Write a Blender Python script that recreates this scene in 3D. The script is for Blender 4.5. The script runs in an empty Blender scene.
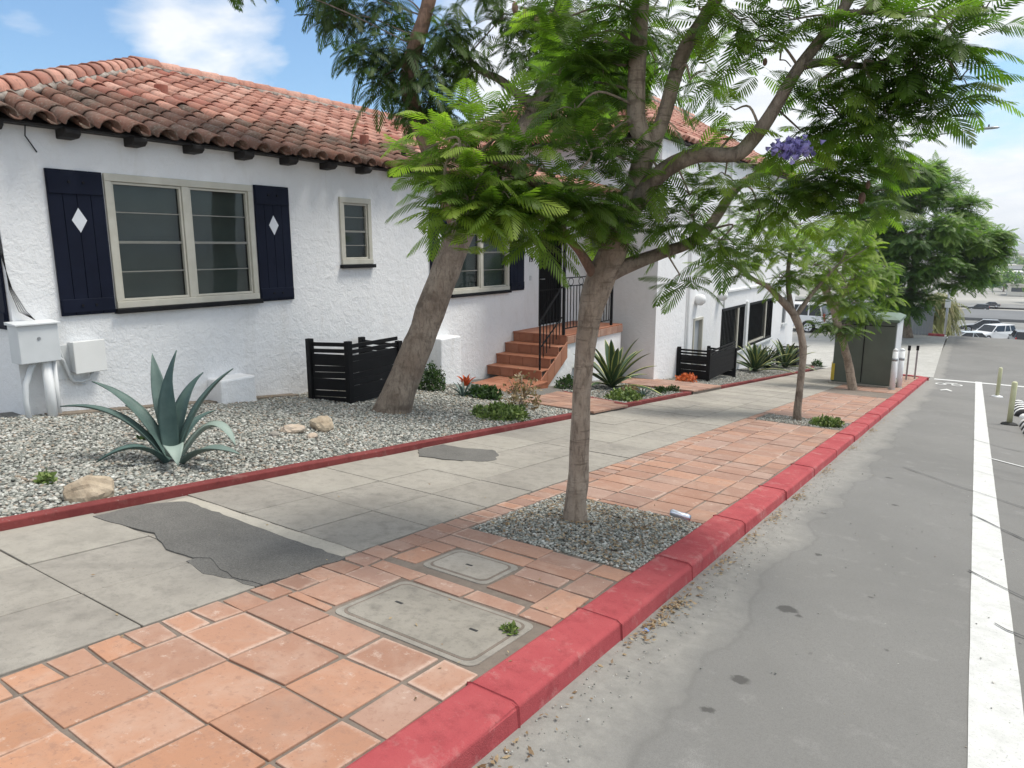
import bpy, bmesh, math, random
import numpy as np
from mathutils import Vector, Matrix, noise
random.seed(7); rng = np.random.default_rng(11)
R = math.radians
scene = bpy.context.scene
col = scene.collection

# ------------------------------------------------------------------ camera
FPX, PITCH, YAW, CAMH = 703.0, R(11.0), R(33.6), 1.6
_F = Vector((-math.sin(YAW)*math.cos(PITCH), math.cos(YAW)*math.cos(PITCH), -math.sin(PITCH)))
_R = Vector((math.cos(YAW), math.sin(YAW), 0)); _U = _R.cross(_F)
CAM = Vector((0, 0, CAMH))
def at(px, py, d):
    """world point seen at photo pixel px,py at distance d along the view axis"""
    return CAM + (_F*FPX + _R*(px-512) + _U*(384-py))*(d/FPX)
cd = bpy.data.cameras.new('camera'); cam = bpy.data.objects.new('camera', cd); col.objects.link(cam)
cd.sensor_width = 36; cd.lens = FPX/1024*36; cd.clip_start = .05; cd.clip_end = 12000
cam.location = CAM; cam.rotation_euler = (R(90)-PITCH, 0, YAW); scene.camera = cam

# ------------------------------------------------------------------ ground profile (street runs downhill along +Y)
S = .1065
def P(y):
    if y < 29.6: return -S*y
    if y < 45: return -3.152 - .002*(y-29.6)
    if y < 58: return -3.183 - 4.417*(y-45)/13
    if y < 108: return -7.6
    if y < 140: return -7.6 - 6.4*(y-108)/32
    return -14.0
YS = [-40, -20, -10, 0, 10, 20, 29.6, 30.5, 40, 45, 48, 53, 58, 64, 80, 108, 140, 300, 800, 2500, 7000]

# ------------------------------------------------------------------ materials
class NT:
    def __init__(s, name):
        s.m = bpy.data.materials.new(name); s.m.use_nodes = True; s.t = s.m.node_tree; s.t.nodes.clear()
        s.out = s.t.nodes.new('ShaderNodeOutputMaterial')
    def n(s, typ, ins=None, **props):
        nd = s.t.nodes.new('ShaderNode'+typ)
        for k, v in props.items(): setattr(nd, k, v)
        for k, v in (ins or {}).items():
            sock = nd.inputs[k]
            if isinstance(v, bpy.types.NodeSocket): s.t.links.new(v, sock)
            elif isinstance(v, bpy.types.Node): s.t.links.new(v.outputs[0], sock)
            else: sock.default_value = v
        return nd
    def coords(s, scale=(1, 1, 1)):
        tc = s.n('TexCoord'); return s.n('Mapping', {'Vector': tc.outputs['Object'], 'Scale': scale}).outputs[0]
    def noise(s, vec, scale, detail=4, rough=.55, dist=0):
        return s.n('TexNoise', {'Vector': vec, 'Scale': scale, 'Detail': detail, 'Roughness': rough, 'Distortion': dist}).outputs['Fac']
    def ramp(s, fac, stops):
        nd = s.n('ValToRGB', {'Fac': fac}); e = nd.color_ramp.elements
        while len(e) < len(stops): e.new(.5)
        for i, (p, c) in enumerate(stops):
            e[i].position = p; e[i].color = (*c, 1) if len(c) == 3 else c
        return nd.outputs['Color']
    def mask(s, fac, a, b):
        return s.n('MapRange', {'Value': fac, 'From Min': a, 'From Max': b}).outputs[0]
    def mix(s, fac, a, b, mode='MIX'):
        nd = s.n('Mix', data_type='RGBA', blend_type=mode)
        for k, v in ((0, fac), (6, a), (7, b)):
            if isinstance(v, bpy.types.NodeSocket): s.t.links.new(v, nd.inputs[k])
            else: nd.inputs[k].default_value = v if k == 0 or len(v) == 4 else (*v, 1)
        return nd.outputs[2]
    def math(s, op, a, b=0.0):
        nd = s.n('Math', operation=op)
        for k, v in ((0, a), (1, b)):
            if isinstance(v, bpy.types.NodeSocket): s.t.links.new(v, nd.inputs[k])
            else: nd.inputs[k].default_value = v
        return nd.outputs[0]
    def attr(s, name='tint'): return s.n('Attribute', attribute_name=name).outputs['Fac']
    def bump(s, h, strength=.5, dist=.01, prev=None):
        ins = {'Height': h, 'Strength': strength, 'Distance': dist}
        if prev is not None: ins['Normal'] = prev
        return s.n('Bump', ins).outputs[0]
    def pbr(s, color, rough=.8, normal=None, **kw):
        ins = {'Base Color': color if isinstance(color, bpy.types.NodeSocket) else (*color, 1), 'Roughness': rough}
        if normal is not None: ins['Normal'] = normal
        ins.update(kw); b = s.n('BsdfPrincipled', ins); s.t.links.new(b.outputs[0], s.out.inputs[0]); return b
M = {}
def varied(name, a, b, rough=.7, scale=6, bump=.15, bscale=40, bd=.004, tintc=None, **kw):
    """two-tone noisy paint/earth material; tint attribute blends towards tintc"""
    s = NT(name); v = s.coords(); n1 = s.noise(v, scale, 5); c = s.mix(s.mask(n1, .35, .65), a, b)
    if tintc: c = s.mix(s.attr(), c, tintc)
    nb = s.noise(v, bscale, 4); s.pbr(c, rough, s.bump(nb, bump, bd), **kw); M[name] = s.m; return s.m

# white stucco
s = NT('stucco'); v = s.coords(); a = s.noise(v, 9, 6, .62, .6); b = s.noise(v, 38, 4, .6); big = s.noise(v, .9, 4)
c = s.mix(s.mask(big, .35, .7), (.73, .735, .74), (.80, .80, .80)); c = s.mix(s.math('MULTIPLY', s.mask(a, .56, .76), .22), c, (.55, .54, .52)); c = s.mix(s.math('MULTIPLY', s.mask(s.noise(s.coords((2.5, 2.5, .5)), 1.6, 7, .7, .5), .54, .72), .25), c, (.55, .52, .47))
zz = s.n('SeparateXYZ', {'Vector': v}).outputs[2]
h = s.math('ADD', s.math('MULTIPLY', a, 1.0), s.math('MULTIPLY', b, .35)); s.pbr(c, .9, s.bump(h, .6, .026)); M['stucco'] = s.m
# asphalt
s = NT('asphalt'); v = s.coords(); a = s.noise(v, 260, 3, .7); big = s.noise(v, .55, 5, .6, .4); mid = s.noise(v, 5, 5, .6)
vor = s.n('TexVoronoi', {'Vector': v, 'Scale': 190.0}).outputs['Distance']
c = s.mix(s.mask(big, .3, .7), (.165, .161, .152), (.220, .214, .202)); c = s.mix(s.mask(mid, .58, .8), c, (.27, .262, .248))
a2 = s.noise(v, 75, 4, .75); c = s.mix(s.math('MULTIPLY', s.mask(a, .45, .62), .6), c, (.12, .117, .11)); c = s.mix(s.math('MULTIPLY', s.mask(a2, .50, .68), .5), c, (.13, .126, .118)); c = s.mix(s.math('MULTIPLY', s.mask(s.noise(v, 2.2, 7, .75, .5), .52, .7), .35), c, (.155, .15, .14)); c = s.mix(s.math('MULTIPLY', s.mask(vor, .12, .04), .5), c, (.36, .35, .33))
xs = s.n('SeparateXYZ', {'Vector': v}).outputs[0]
wv = s.math('ADD', xs, s.math('MULTIPLY', s.math('SUBTRACT', s.noise(v, .9, 4, .55), .5), .7)); edge = s.mask(wv, -.84, -1.02)
c = s.mix(s.math('MULTIPLY', edge, .55), c, s.mix(s.mask(s.noise(v, 11, 7, .75), .35, .7), (.22, .21, .19), (.37, .355, .32)))
lin = s.mask(s.math('ABSOLUTE', s.math('ADD', wv, .86)), .02, .003)
c = s.mix(s.math('MULTIPLY', lin, .22), c, (.09, .087, .08))
wob = s.math('MULTIPLY', s.math('SUBTRACT', s.noise(v, 22, 4, .6), .5), .075)
for (cx, cy, r_) in [(-.706, 3.783, .055), (-.64, 3.73, .02), (-.694, 2.839, .038), (-.736, 2.511, .030), (-.74, 4.9, .026), (-.35, 4.3, .012), (-.45, 6.9, .03), (-.5, 3.3, .010), (-.2, 3.6, .008), (-.9, 6.1, .018), (-.62, 8.2, .04)]:
    dd_ = s.n('VectorMath', {0: v, 1: (cx, cy, P(cy)+.06)}, operation='DISTANCE').outputs['Value']; c = s.mix(s.math('MULTIPLY', s.mask(s.math('ADD', dd_, wob), r_+.006, r_-.012), .8), c, (.055, .052, .048))
s.pbr(c, .9, s.bump(a, .5, .004)); M['asphalt'] = s.m
s = NT('asphalt_patch'); v = s.coords(); a = s.noise(v, 120, 4, .75); c = s.mix(s.mask(s.noise(v, 2.5, 6, .65), .3, .7), (.12, .115, .105), (.19, .181, .165)); c = s.mix(s.math('MULTIPLY', s.mask(a, .42, .62), .65), c, (.06, .057, .053)); c = s.mix(s.math('MULTIPLY', s.mask(s.noise(v, 85, 3, .7), .60, .68), .6), c, (.27, .26, .24))
s.pbr(c, .92, s.bump(a, .8, .006)); M['asphalt_patch'] = s.m
# concrete
def concrete(name, a1, a2, dark, rough=.88):
    s = NT(name); v = s.coords(); n1 = s.noise(v, 1.7, 6, .65, .5); n2 = s.noise(v, 11, 5, .65); n3 = s.noise(v, 160, 3)
    c = s.mix(s.mask(n1, .3, .7), a1, a2); c = s.mix(s.math('MULTIPLY', s.mask(n2, .48, .72), .65), c, dark); c = s.mix(s.math('MULTIPLY', s.mask(s.noise(v, 42, 5, .75), .54, .66), .45), c, dark); c = s.mix(s.math('MULTIPLY', s.mask(s.noise(v, .8, 7, .7, 1), .55, .68), .4), c, tuple(x*.8 for x in dark))
    c = s.mix(s.math('MULTIPLY', s.attr(), .3), c, (.47, .44, .37)); c = s.mix(s.math('MULTIPLY', s.mask(n3, .6, .72), .35), c, (.10, .10, .09))
    s.pbr(c, rough, s.bump(n3, .35, .003, s.bump(n2, .2, .01))); M[name] = s.m
concrete('concrete', (.232, .212, .184), (.325, .299, .260), (.155, .142, .124))
concrete('concrete_pale', (.36, .35, .32), (.47, .46, .43), (.27, .26, .24))
concrete('repair_strip', (.33, .30, .25), (.44, .40, .34), (.22, .20, .17))
concrete('mortar', (.13, .105, .085), (.24, .195, .16), (.11, .09, .075))
# saltillo tile
s = NT('terracotta'); v = s.coords(); t = s.attr(); n1 = s.noise(v, 4, 6, .65, .4); n2 = s.noise(v, 24, 5, .7); n3 = s.noise(v, 200, 2)
c = s.ramp(t, [(0, (.20, .12, .09)), (.2, (.34, .18, .12)), (.4, (.28, .17, .13)), (.6, (.39, .21, .138)), (.8, (.33, .215, .17)), (1, (.26, .145, .105))])
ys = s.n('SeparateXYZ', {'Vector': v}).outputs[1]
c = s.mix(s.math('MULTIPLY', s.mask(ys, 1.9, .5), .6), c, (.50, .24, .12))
ed = s.n('Attribute', attribute_name='edge').outputs['Fac']; em = s.mask(s.math('ADD', s.math('MULTIPLY', ed, .55), s.math('MULTIPLY', s.noise(v, 16, 6, .75), .9)), .62, .98)
c = s.mix(s.math('MULTIPLY', s.mask(n1, .48, .7), .45), c, (.46, .33, .26)); c = s.mix(s.math('MULTIPLY', em, .65), c, (.52, .39, .32)); c = s.mix(s.math('MULTIPLY', s.mask(s.noise(v, 2.3, 7, .75), .52, .7), .5), c, (.26, .17, .13))
c = s.mix(s.math('MULTIPLY', s.mask(n2, .54, .66), .55), c, (.27, .15, .105)); c = s.mix(s.math('MULTIPLY', s.mask(s.noise(v, 70, 4, .7), .62, .70), .6), c, (.15, .09, .07)); c = s.mix(s.math('MULTIPLY', s.mask(s.noise(v, 13, 8, .8), .58, .68), .55), c, (.60, .50, .43))
s.pbr(c, .82, s.bump(n3, .2, .002, s.bump(n2, .35, .006))); M['terracotta'] = s.m
# step tile: darker glazed red-brown
varied('step_tile', (.25, .085, .04), (.36, .14, .075), .55, 5, .2, 40, .004, tintc=(.40, .20, .13))
# red kerb paint
def redpaint(name, a, b, worn, amt):
    s = NT(name); v = s.coords(); n1 = s.noise(v, 2.2, 6, .65); n2 = s.noise(v, 34, 7, .8); n3 = s.noise(v, 170, 3); n4 = s.noise(v, 9, 7, .8); n5 = s.noise(v, 60, 5, .75)
    c = s.mix(s.mask(n1, .3, .7), a, b); c = s.mix(s.math('MULTIPLY', s.mask(n4, .50, .68), .5), c, tuple(x*.55 for x in a)); c = s.mix(s.math('MULTIPLY', s.mask(s.noise(v, 5, 6, .7), .55, .7), .35), c, worn)
    c = s.mix(s.math('MULTIPLY', s.math('MULTIPLY', s.mask(n2, .60, .66), s.mask(n1, .42, .62)), amt), c, (.40, .36, .33)); c = s.mix(s.math('MULTIPLY', s.mask(n5, .66, .70), .8), c, (.10, .055, .05))
    s.pbr(c, .92, s.bump(n3, .5, .004, s.bump(n2, .4, .008)), **{'Specular IOR Level': .2}); M[name] = s.m
redpaint('red_paint', (.33, .058, .066), (.41, .092, .096), (.52, .34, .31), .7)
redpaint('red_paint_old', (.14, .030, .030), (.23, .055, .052), (.32, .20, .17), .8)
# roof tiles
s = NT('roof_tile'); v = s.coords(); t = s.attr(); n1 = s.noise(v, 3, 5, .6); n2 = s.noise(v, 22, 5, .7)
c = s.ramp(t, [(0, (.27, .11, .08)), (.3, (.42, .19, .135)), (.6, (.50, .255, .19)), (.85, (.56, .33, .26)), (1, (.33, .11, .075))])
c = s.mix(s.math('MULTIPLY', s.mask(n2, .48, .66), .6), c, (.17, .095, .075)); c = s.mix(s.math('MULTIPLY', s.mask(n1, .52, .66), .35), c, (.22, .16, .13))
s.pbr(c, .85, s.bump(n2, .4, .006)); M['roof_tile'] = s.m
s = NT('roof_tile_lichen'); v = s.coords(); n1 = s.noise(v, 3.2, 6, .7); n2 = s.noise(v, 26, 5, .7)
c = s.mix(s.mask(n1, .38, .62), (.17, .085, .062), (.085, .065, .05)); c = s.mix(s.mask(n2, .52, .66), c, (.20, .175, .145)); c = s.mix(s.math('MULTIPLY', s.attr(), .3), c, (.36, .15, .10))
s.pbr(c, .95, s.bump(n2, .6, .01)); M['roof_tile_lichen'] = s.m
varied('roof_mortar', (.20, .17, .15), (.42, .37, .32), .9, 11, .5, 20, .02)
varied('navy_paint', (.004, .006, .016), (.007, .010, .024), .6, 3, .15, 60, .002, **{'Specular IOR Level': .15})
varied('black_paint', (.005, .005, .006), (.009, .009, .010), .55, 5, .1, 60, .002, **{'Specular IOR Level': .2})
varied('trim_paint', (.46, .44, .37), (.52, .50, .43), .55, 6, .1, 80, .002)
varied('muntin_paint', (.19, .19, .165), (.23, .225, .20), .6, 6, .1, 80, .002)
varied('white_paint', (.70, .71, .71), (.76, .77, .77), .5, 4, .08, 60, .002)
varied('utility_grey', (.55, .57, .58), (.62, .64, .65), .5, 3, .05, 60, .002)
varied('plastic_white', (.72, .72, .70), (.78, .78, .76), .35, 3, .04, 60, .001)
varied('diamond_white', (.62, .64, .68), (.7, .72, .75), .6, 5, .05, 50, .002)
varied('wood_dark', (.010, .009, .010), (.022, .018, .016), .75, 8, .3, 30, .004)
varied('blind', (.115, .13, .12), (.15, .165, .15), .7, 1.5, .05, 30, .002)
varied('interior', (.03, .032, .03), (.045, .045, .04), .9, 2, .05, 30, .002)
varied('rock', (.30, .235, .165), (.46, .38, .28), .9, 7, .7, 18, .02)
varied('rock_pale', (.42, .33, .25), (.5, .42, .34), .85, 9, .4, 25, .01)
varied('green_steel', (.085, .10, .080), (.105, .122, .098), .55, 2, .06, 40, .002)
varied('green_steel_lit_top', (.10, .15, .11), (.13, .18, .14), .6, 2, .06, 40, .002)  # lighter copy of green_steel: light falling on the tops put into the colour
varied('yellow_paint', (.55, .40, .04), (.6, .45, .06), .6, 5, .05, 50, .002)
varied('post_plastic', (.50, .50, .30), (.58, .58, .38), .5, 6, .05, 50, .002)
varied('rubber', (.012, .012, .012), (.02, .02, .02), .8, 6, .1, 50, .002)
varied('steel', (.30, .31, .32), (.38, .39, .40), .4, 6, .05, 50, .002, Metallic=.7)
varied('aluminium', (.62, .66, .74), (.75, .78, .85), .28, 6, .05, 30, .002, Metallic=.8)
varied('road_paint', (.58, .58, .56), (.68, .68, .66), .75, 9, .4, 120, .003)
s = NT('lane_paint'); v = s.coords(); n = s.noise(v, 90, 5, .8); n2 = s.noise(v, 8, 5, .7)
c = s.mix(s.mask(n2, .35, .65), (.62, .62, .60), (.50, .50, .48)); c = s.mix(s.math('MULTIPLY', s.mask(n, .57, .66), .75), c, (.22, .22, .21))
s.pbr(c, .8, s.bump(n, .4, .003)); M['lane_paint'] = s.m
varied('tar', (.018, .018, .018), (.03, .03, .03), .6, 20, .2, 80, .002)
varied('oil_stain', (.055, .053, .05), (.085, .08, .075), .7, 30, .4, 150, .003)
varied('dry_earth', (.15, .12, .09), (.22, .18, .14), .95, 5, .6, 50, .01)
varied('gravel_base', (.13, .125, .115), (.22, .21, .19), .95, 40, 1., 90, .02)
s = NT('gravel_stone'); t = s.attr(); v = s.coords()
c = s.ramp(t, [(0, (.13, .135, .12)), (.25, (.22, .225, .20)), (.45, (.31, .315, .28)), (.62, (.44, .44, .40)), (.76, (.27, .21, .155)), (.9, (.60, .60, .56)), (1, (.09, .095, .08))])
s.pbr(c, .85); M['gravel_stone'] = s.m
varied('ground_far', (.24, .235, .215), (.38, .365, .33), .95, .035, .2, 3, .05)
varied('lot_asphalt', (.16, .16, .155), (.22, .22, .21), .9, .3, .2, 30, .01)
# bark
def bark(name, a, b, dk, ring=14, bs=.03, dark=None):
    s = NT(name); v = s.coords(); n1 = s.noise(v, 3.5, 5, .6); v2 = s.coords((9, 9, 2.4)); n2 = s.noise(v2, 3.2, 7, .7, .5); v3 = s.coords((2, 2, ring)); n3 = s.noise(v3, 2.2, 4, .6)
    c = s.mix(s.mask(n1, .35, .65), a, b); c = s.mix(s.math('MULTIPLY', s.mask(n2, .48, .66), .75), c, dk); c = s.mix(s.math('MULTIPLY', s.mask(n3, .56, .66), .6), c, dk); c = s.mix(s.math('MULTIPLY', s.mask(s.noise(v, 1.6, 7, .75), .5, .66), .6), c, dk); c = s.mix(s.math('MULTIPLY', s.mask(s.noise(v, 45, 4, .8), .56, .68), .5), c, dk)
    s.pbr(c, .92, s.bump(n3, .3, bs*.5, s.bump(n2, .8, bs))); M[name] = s.m
bark('bark_tan', (.29, .225, .17), (.42, .34, .265), (.12, .085, .06), 16, .02)
bark('bark_brown', (.25, .19, .145), (.35, .29, .23), (.11, .08, .06), 3, .045)
bark('bark_red', (.26, .15, .10), (.34, .22, .16), (.10, .06, .045), 6, .03)
# leaves
def leaf(name, stops, trans=.35, tb=2.0):
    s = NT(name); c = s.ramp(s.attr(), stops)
    ct = s.mix(1.0, c, (tb*.75, tb, tb*.35, 1), 'MULTIPLY')
    b = s.n('BsdfPrincipled', {'Base Color': c, 'Roughness': .5, 'Specular IOR Level': .35})
    tr = s.n('BsdfTranslucent', {'Color': ct}); mx = s.n('MixShader', {0: trans, 1: b, 2: tr}); s.t.links.new(mx.outputs[0], s.out.inputs[0]); M[name] = s.m
leaf('leaf_near', [(0, (.038, .070, .014)), (.35, (.072, .118, .022)), (.65, (.125, .178, .030)), (1, (.24, .31, .05))], .45, 2.5)
leaf('leaf_dark', [(0, (.036, .064, .016)), (.5, (.062, .108, .022)), (1, (.15, .21, .036))], .36, 2.1)
leaf('leaf_fresh', [(0, (.045, .085, .016)), (.5, (.12, .185, .028)), (1, (.25, .32, .05))], .4, 2.0)
leaf('leaf_far', [(0, (.036, .078, .022)), (.5, (.095, .165, .038)), (1, (.21, .29, .06))], .38, 2.1)
leaf('leaf_dry', [(0, (.16, .10, .055)), (.5, (.28, .19, .11)), (1, (.42, .33, .21))], .2, 1.2)
leaf('leaf_palm', [(0, (.16, .17, .06)), (.5, (.26, .26, .11)), (1, (.34, .30, .16))], .25, 1.2)
leaf('leaf_shrub', [(0, (.015, .035, .012)), (.5, (.035, .07, .02)), (1, (.07, .12, .03))], .2)
leaf('leaf_succulent', [(0, (.06, .10, .03)), (.5, (.13, .19, .05)), (1, (.24, .30, .09))], .15, 1.2)
leaf('petal_purple', [(0, (.24, .20, .55)), (1, (.46, .40, .80))], .3, 1.2)
leaf('leaf_orange', [(0, (.55, .10, .03)), (1, (.75, .22, .08))], .2, 1.0)
s = NT('agave_blue'); v = s.coords(); n = s.noise(v, 7, 5); c = s.mix(s.mask(n, .3, .7), (.034, .074, .068), (.075, .128, .112)); c = s.mix(s.attr(), c, (.30, .37, .32))
s.pbr(c, .6, s.bump(s.noise(v, 40, 3), .1, .004)); M['agave_blue'] = s.m
s = NT('agave_variegated'); t = s.attr(); c = s.ramp(t, [(0, (.035, .075, .03)), (.50, (.05, .10, .035)), (.62, (.48, .50, .15)), (1, (.62, .60, .25))])
s.pbr(c, .5); M['agave_variegated'] = s.m
# glass
s = NT('window_glass'); g = s.n('BsdfGlossy', {'Color': (.9, .95, 1, 1), 'Roughness': .04}); tr = s.n('BsdfTransparent', {'Color': (.62, .68, .66, 1)})
lw = s.n('LayerWeight', {'Blend': .12}); mx = s.n('MixShader', {0: s.math('ADD', s.math('MULTIPLY', lw.outputs['Fresnel'], .8), .04), 1: tr, 2: g}); s.t.links.new(mx.outputs[0], s.out.inputs[0]); M['window_glass'] = s.m
s = NT('car_glass'); s.pbr((.02, .025, .03), .08); M['car_glass'] = s.m
def paint(name, c):
    s = NT(name); s.pbr(c, .3, **{'Coat Weight': .6, 'Coat Roughness': .1}); M[name] = s.m
paint('car_white', (.78, .79, .80)); paint('car_silver', (.45, .5, .52)); paint('car_black', (.012, .013, .015)); paint('car_dark', (.05, .055, .065)); paint('car_red', (.35, .03, .02))
paint('tail_lamp', (.45, .02, .02)); paint('head_lamp', (.7, .72, .74)); paint('sign_green', (.02, .22, .12)); paint('blue_wrapper', (.03, .16, .5))
for i, c in enumerate([(.60, .56, .50), (.66, .66, .64), (.48, .46, .44), (.70, .66, .58), (.36, .38, .40)]): varied('far_wall_%d' % i, c, tuple(x*.9 for x in c), .9, .1, .05, 2, .01)
varied('roof_grey', (.12, .125, .13), (.15, .155, .16), .8, .1, .05, 2, .01)
varied('hill', (.10, .12, .09), (.16, .16, .12), .95, .01, .1, .2, .1)
varied('far_glass', (.05, .06, .07), (.08, .09, .10), .3, .1, .02, 2, .01)

# ------------------------------------------------------------------ mesh builder
class MB:
    def __init__(s): s.v = []; s.f = []; s.t = []; s.e = {}; s.mi = []; s.sm = []; s.cur = 0; s.smooth = False
    def add(s, verts, faces, tint=0.0):
        o = len(s.v); s.v += [tuple(p) for p in verts]; s.t += (list(tint) if hasattr(tint, '__len__') else [tint]*len(verts))
        for f in faces: s.f.append(tuple(o+i for i in f)); s.mi.append(s.cur); s.sm.append(s.smooth)
    def box(s, x0, x1, y0, y1, z0, z1, tint=0.0, fn=None):
        vs = [(x, y, z) for z in (z0, z1) for x, y in ((x0, y0), (x1, y0), (x1, y1), (x0, y1))]
        if fn: vs = [fn(*p) for p in vs]
        s.add(vs, [(3, 2, 1, 0), (4, 5, 6, 7), (0, 1, 5, 4), (1, 2, 6, 5), (2, 3, 7, 6), (3, 0, 4, 7)], tint)
    def sbox(s, x0, x1, y0, y1, d0, d1, tint=0.0):          # box following the street's slope
        s.box(x0, x1, y0, y1, d0, d1, tint, lambda x, y, z: (x, y, P(y)+z))
    def bar(s, a, b, w, h=None, tint=0.0, up=(0, 0, 1)):
        h = h or w; a = Vector(a); b = Vector(b); d = (b-a).normalized(); u = Vector(up)
        if abs(d.dot(u)) > .98: u = Vector((1, 0, 0))
        sx = d.cross(u).normalized(); sy = sx.cross(d).normalized()
        vs = [p+sx*i*w/2+sy*j*h/2 for p in (a, b) for i, j in ((-1, -1), (1, -1), (1, 1), (-1, 1))]
        s.add(vs, [(0, 1, 2, 3), (7, 6, 5, 4), (0, 4, 5, 1), (1, 5, 6, 2), (2, 6, 7, 3), (3, 7, 4, 0)], tint)
    def tube(s, pts, rad, n=8, tint=0.0, jit=0, cap=True):
        pts = [Vector(p) for p in pts]; rad = rad if hasattr(rad, '__len__') else [rad]*len(pts)
        vs = []; ref = Vector((.31, .2, .93)); prev = None
        for i, p in enumerate(pts):
            d = (pts[min(i+1, len(pts)-1)]-pts[max(i-1, 0)]).normalized()
            if prev is None: x = d.cross(Vector((0, 1, 0)) if abs(d.y) < .9 else Vector((1, 0, 0))).normalized()
            else: x = (prev-d*prev.dot(d)).normalized()
            prev = x; y = d.cross(x)
            for k in range(n):
                a = 2*math.pi*k/n; r = rad[i]
                if jit: r *= 1+jit*noise.noise(Vector((p.x*5+math.cos(a)*.9, p.y*5+math.sin(a)*.9, p.z*4)))
                vs.append(p+x*math.cos(a)*r+y*math.sin(a)*r)
        m = len(pts); fs = [(i*n+k, i*n+(k+1) % n, (i+1)*n+(k+1) % n, (i+1)*n+k) for i in range(m-1) for k in range(n)]
        if cap: fs += [tuple(range(n-1, -1, -1)), tuple((m-1)*n+k for k in range(n))]
        s.add(vs, fs, tint)
    def cyl(s, c, r, h, n=16, axis='z', tint=0.0):
        d = {'z': (0, 0, h), 'x': (h, 0, 0), 'y': (0, h, 0)}[axis]; s.tube([c, Vector(c)+Vector(d)], r, n, tint)
    def build(s, name, mats, parent=None, bevel=0, seg=2, smooth=None):
        me = bpy.data.meshes.new(name); me.from_pydata(s.v, [], s.f); 
        for m in (mats if isinstance(mats, (list, tuple)) else [mats]): me.materials.append(M[m])
        me.polygons.foreach_set('material_index', s.mi); me.polygons.foreach_set('use_smooth', s.sm if smooth is None else [smooth]*len(s.f))
        at_ = me.attributes.new('tint', 'FLOAT', 'POINT'); at_.data.foreach_set('value', s.t)
        if s.e: ea = me.attributes.new('edge', 'FLOAT', 'POINT'); ea.data.foreach_set('value', [s.e.get(i, 0.0) for i in range(len(s.v))])
        me.update()
        return link(name, me, parent, bevel, seg)
def link(name, me, parent=None, bevel=0, seg=2):
    o = bpy.data.objects.new(name, me); col.objects.link(o)
    if parent is not None:
        o.parent = parent; o.matrix_parent_inverse = Matrix.Translation(parent_loc(parent)).inverted() if parent.type == 'EMPTY' else Matrix()
    if bevel:
        b = o.modifiers.new('bevel', 'BEVEL'); b.width = bevel; b.segments = seg; b.limit_method = 'ANGLE'; b.angle_limit = R(35)
    return o
def parent_loc(p): return p.location
def thing(name, loc, label, cat, group=None):
    o = bpy.data.objects.new(name, None); col.objects.link(o); o.location = loc; o.empty_display_size = .2
    return tag(o, label, cat, group)
def tag(o, label, cat, group=None):
    o['label'] = label; o['category'] = cat
    if group: o['group'] = group
    return o
def kind(o, k): o['kind'] = k; return o
def big_mesh(name, V, F, T, mat, parent=None, k=3):
    """fast mesh from numpy arrays (all faces with k corners)"""
    me = bpy.data.meshes.new(name); nf = len(F)
    me.vertices.add(len(V)); me.vertices.foreach_set('co', np.ascontiguousarray(V, dtype=np.float32).ravel())
    me.loops.add(nf*k); me.loops.foreach_set('vertex_index', np.ascontiguousarray(F, dtype=np.int32).ravel())
    me.polygons.add(nf); me.polygons.foreach_set('loop_start', np.arange(0, nf*k, k, dtype=np.int32))
    me.materials.append(M[mat]); a = me.attributes.new('tint', 'FLOAT', 'POINT'); a.data.foreach_set('value', np.ascontiguousarray(T, dtype=np.float32)); me.update(calc_edges=True); 
    return link(name, me, parent)
def strip(name, x0, x1, d, mat, y0=-40, y1=7000, nx=1):
    ys = sorted(set([y0, y1]+[y for y in YS if y0 < y < y1])); b = MB()
    vs = [(x, y, P(y)+d) for y in ys for x in (x0, x1)]
    b.add(vs, [(2*i, 2*i+1, 2*i+3, 2*i+2) for i in range(len(ys)-1)]); return kind(b.build(name, mat), 'structure')
def slab_poly(mb, pts, d0, d1, tint=0.0):
    n = len(pts); vs = [(x, y, P(y)+d0) for x, y in pts]+[(x, y, P(y)+d1) for x, y in pts]
    mb.add(vs, [tuple(range(n, 2*n))]+[(i, (i+1) % n, n+(i+1) % n, n+i) for i in range(n)], tint)

# ------------------------------------------------------------------ SETTING: ground, road, verge, pavement
strip('ground', -4000, 4000, -.30, 'ground_far')
strip('road', -1.262, 9.5, .06, 'asphalt', y1=64)
b = MB(); slab_poly(b, [(-14, 29.7), (-1.16, 29.7), (-1.24, 35), (-1.30, 40), (-1.36, 45), (-14, 45)][::1], -.1, .066); kind(b.build('driveway', 'concrete_pale'), 'structure')
b = MB(); slab_poly(b, [(-60, 45), (-1.36, 45), (-1.36, 58), (-60, 58)], -.1, .05); slab_poly(b, [(-60, 29.7), (-14, 29.7), (-14, 45), (-60, 45)], -.1, .062); kind(b.build('cross_street', 'concrete_pale'), 'structure')
strip('parking_lot', -40, 60, .05, 'lot_asphalt', y0=64.05, y1=107)
b = MB(); b.sbox(9.5, 9.75, -40, 29, -.1, .17); b.build('kerb', 'concrete')['kind'] = 'structure'
b = MB(); b.sbox(9.75, 13, -40, 29, -.1, .165); b.build('pavement', 'concrete')['kind'] = 'structure'
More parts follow.
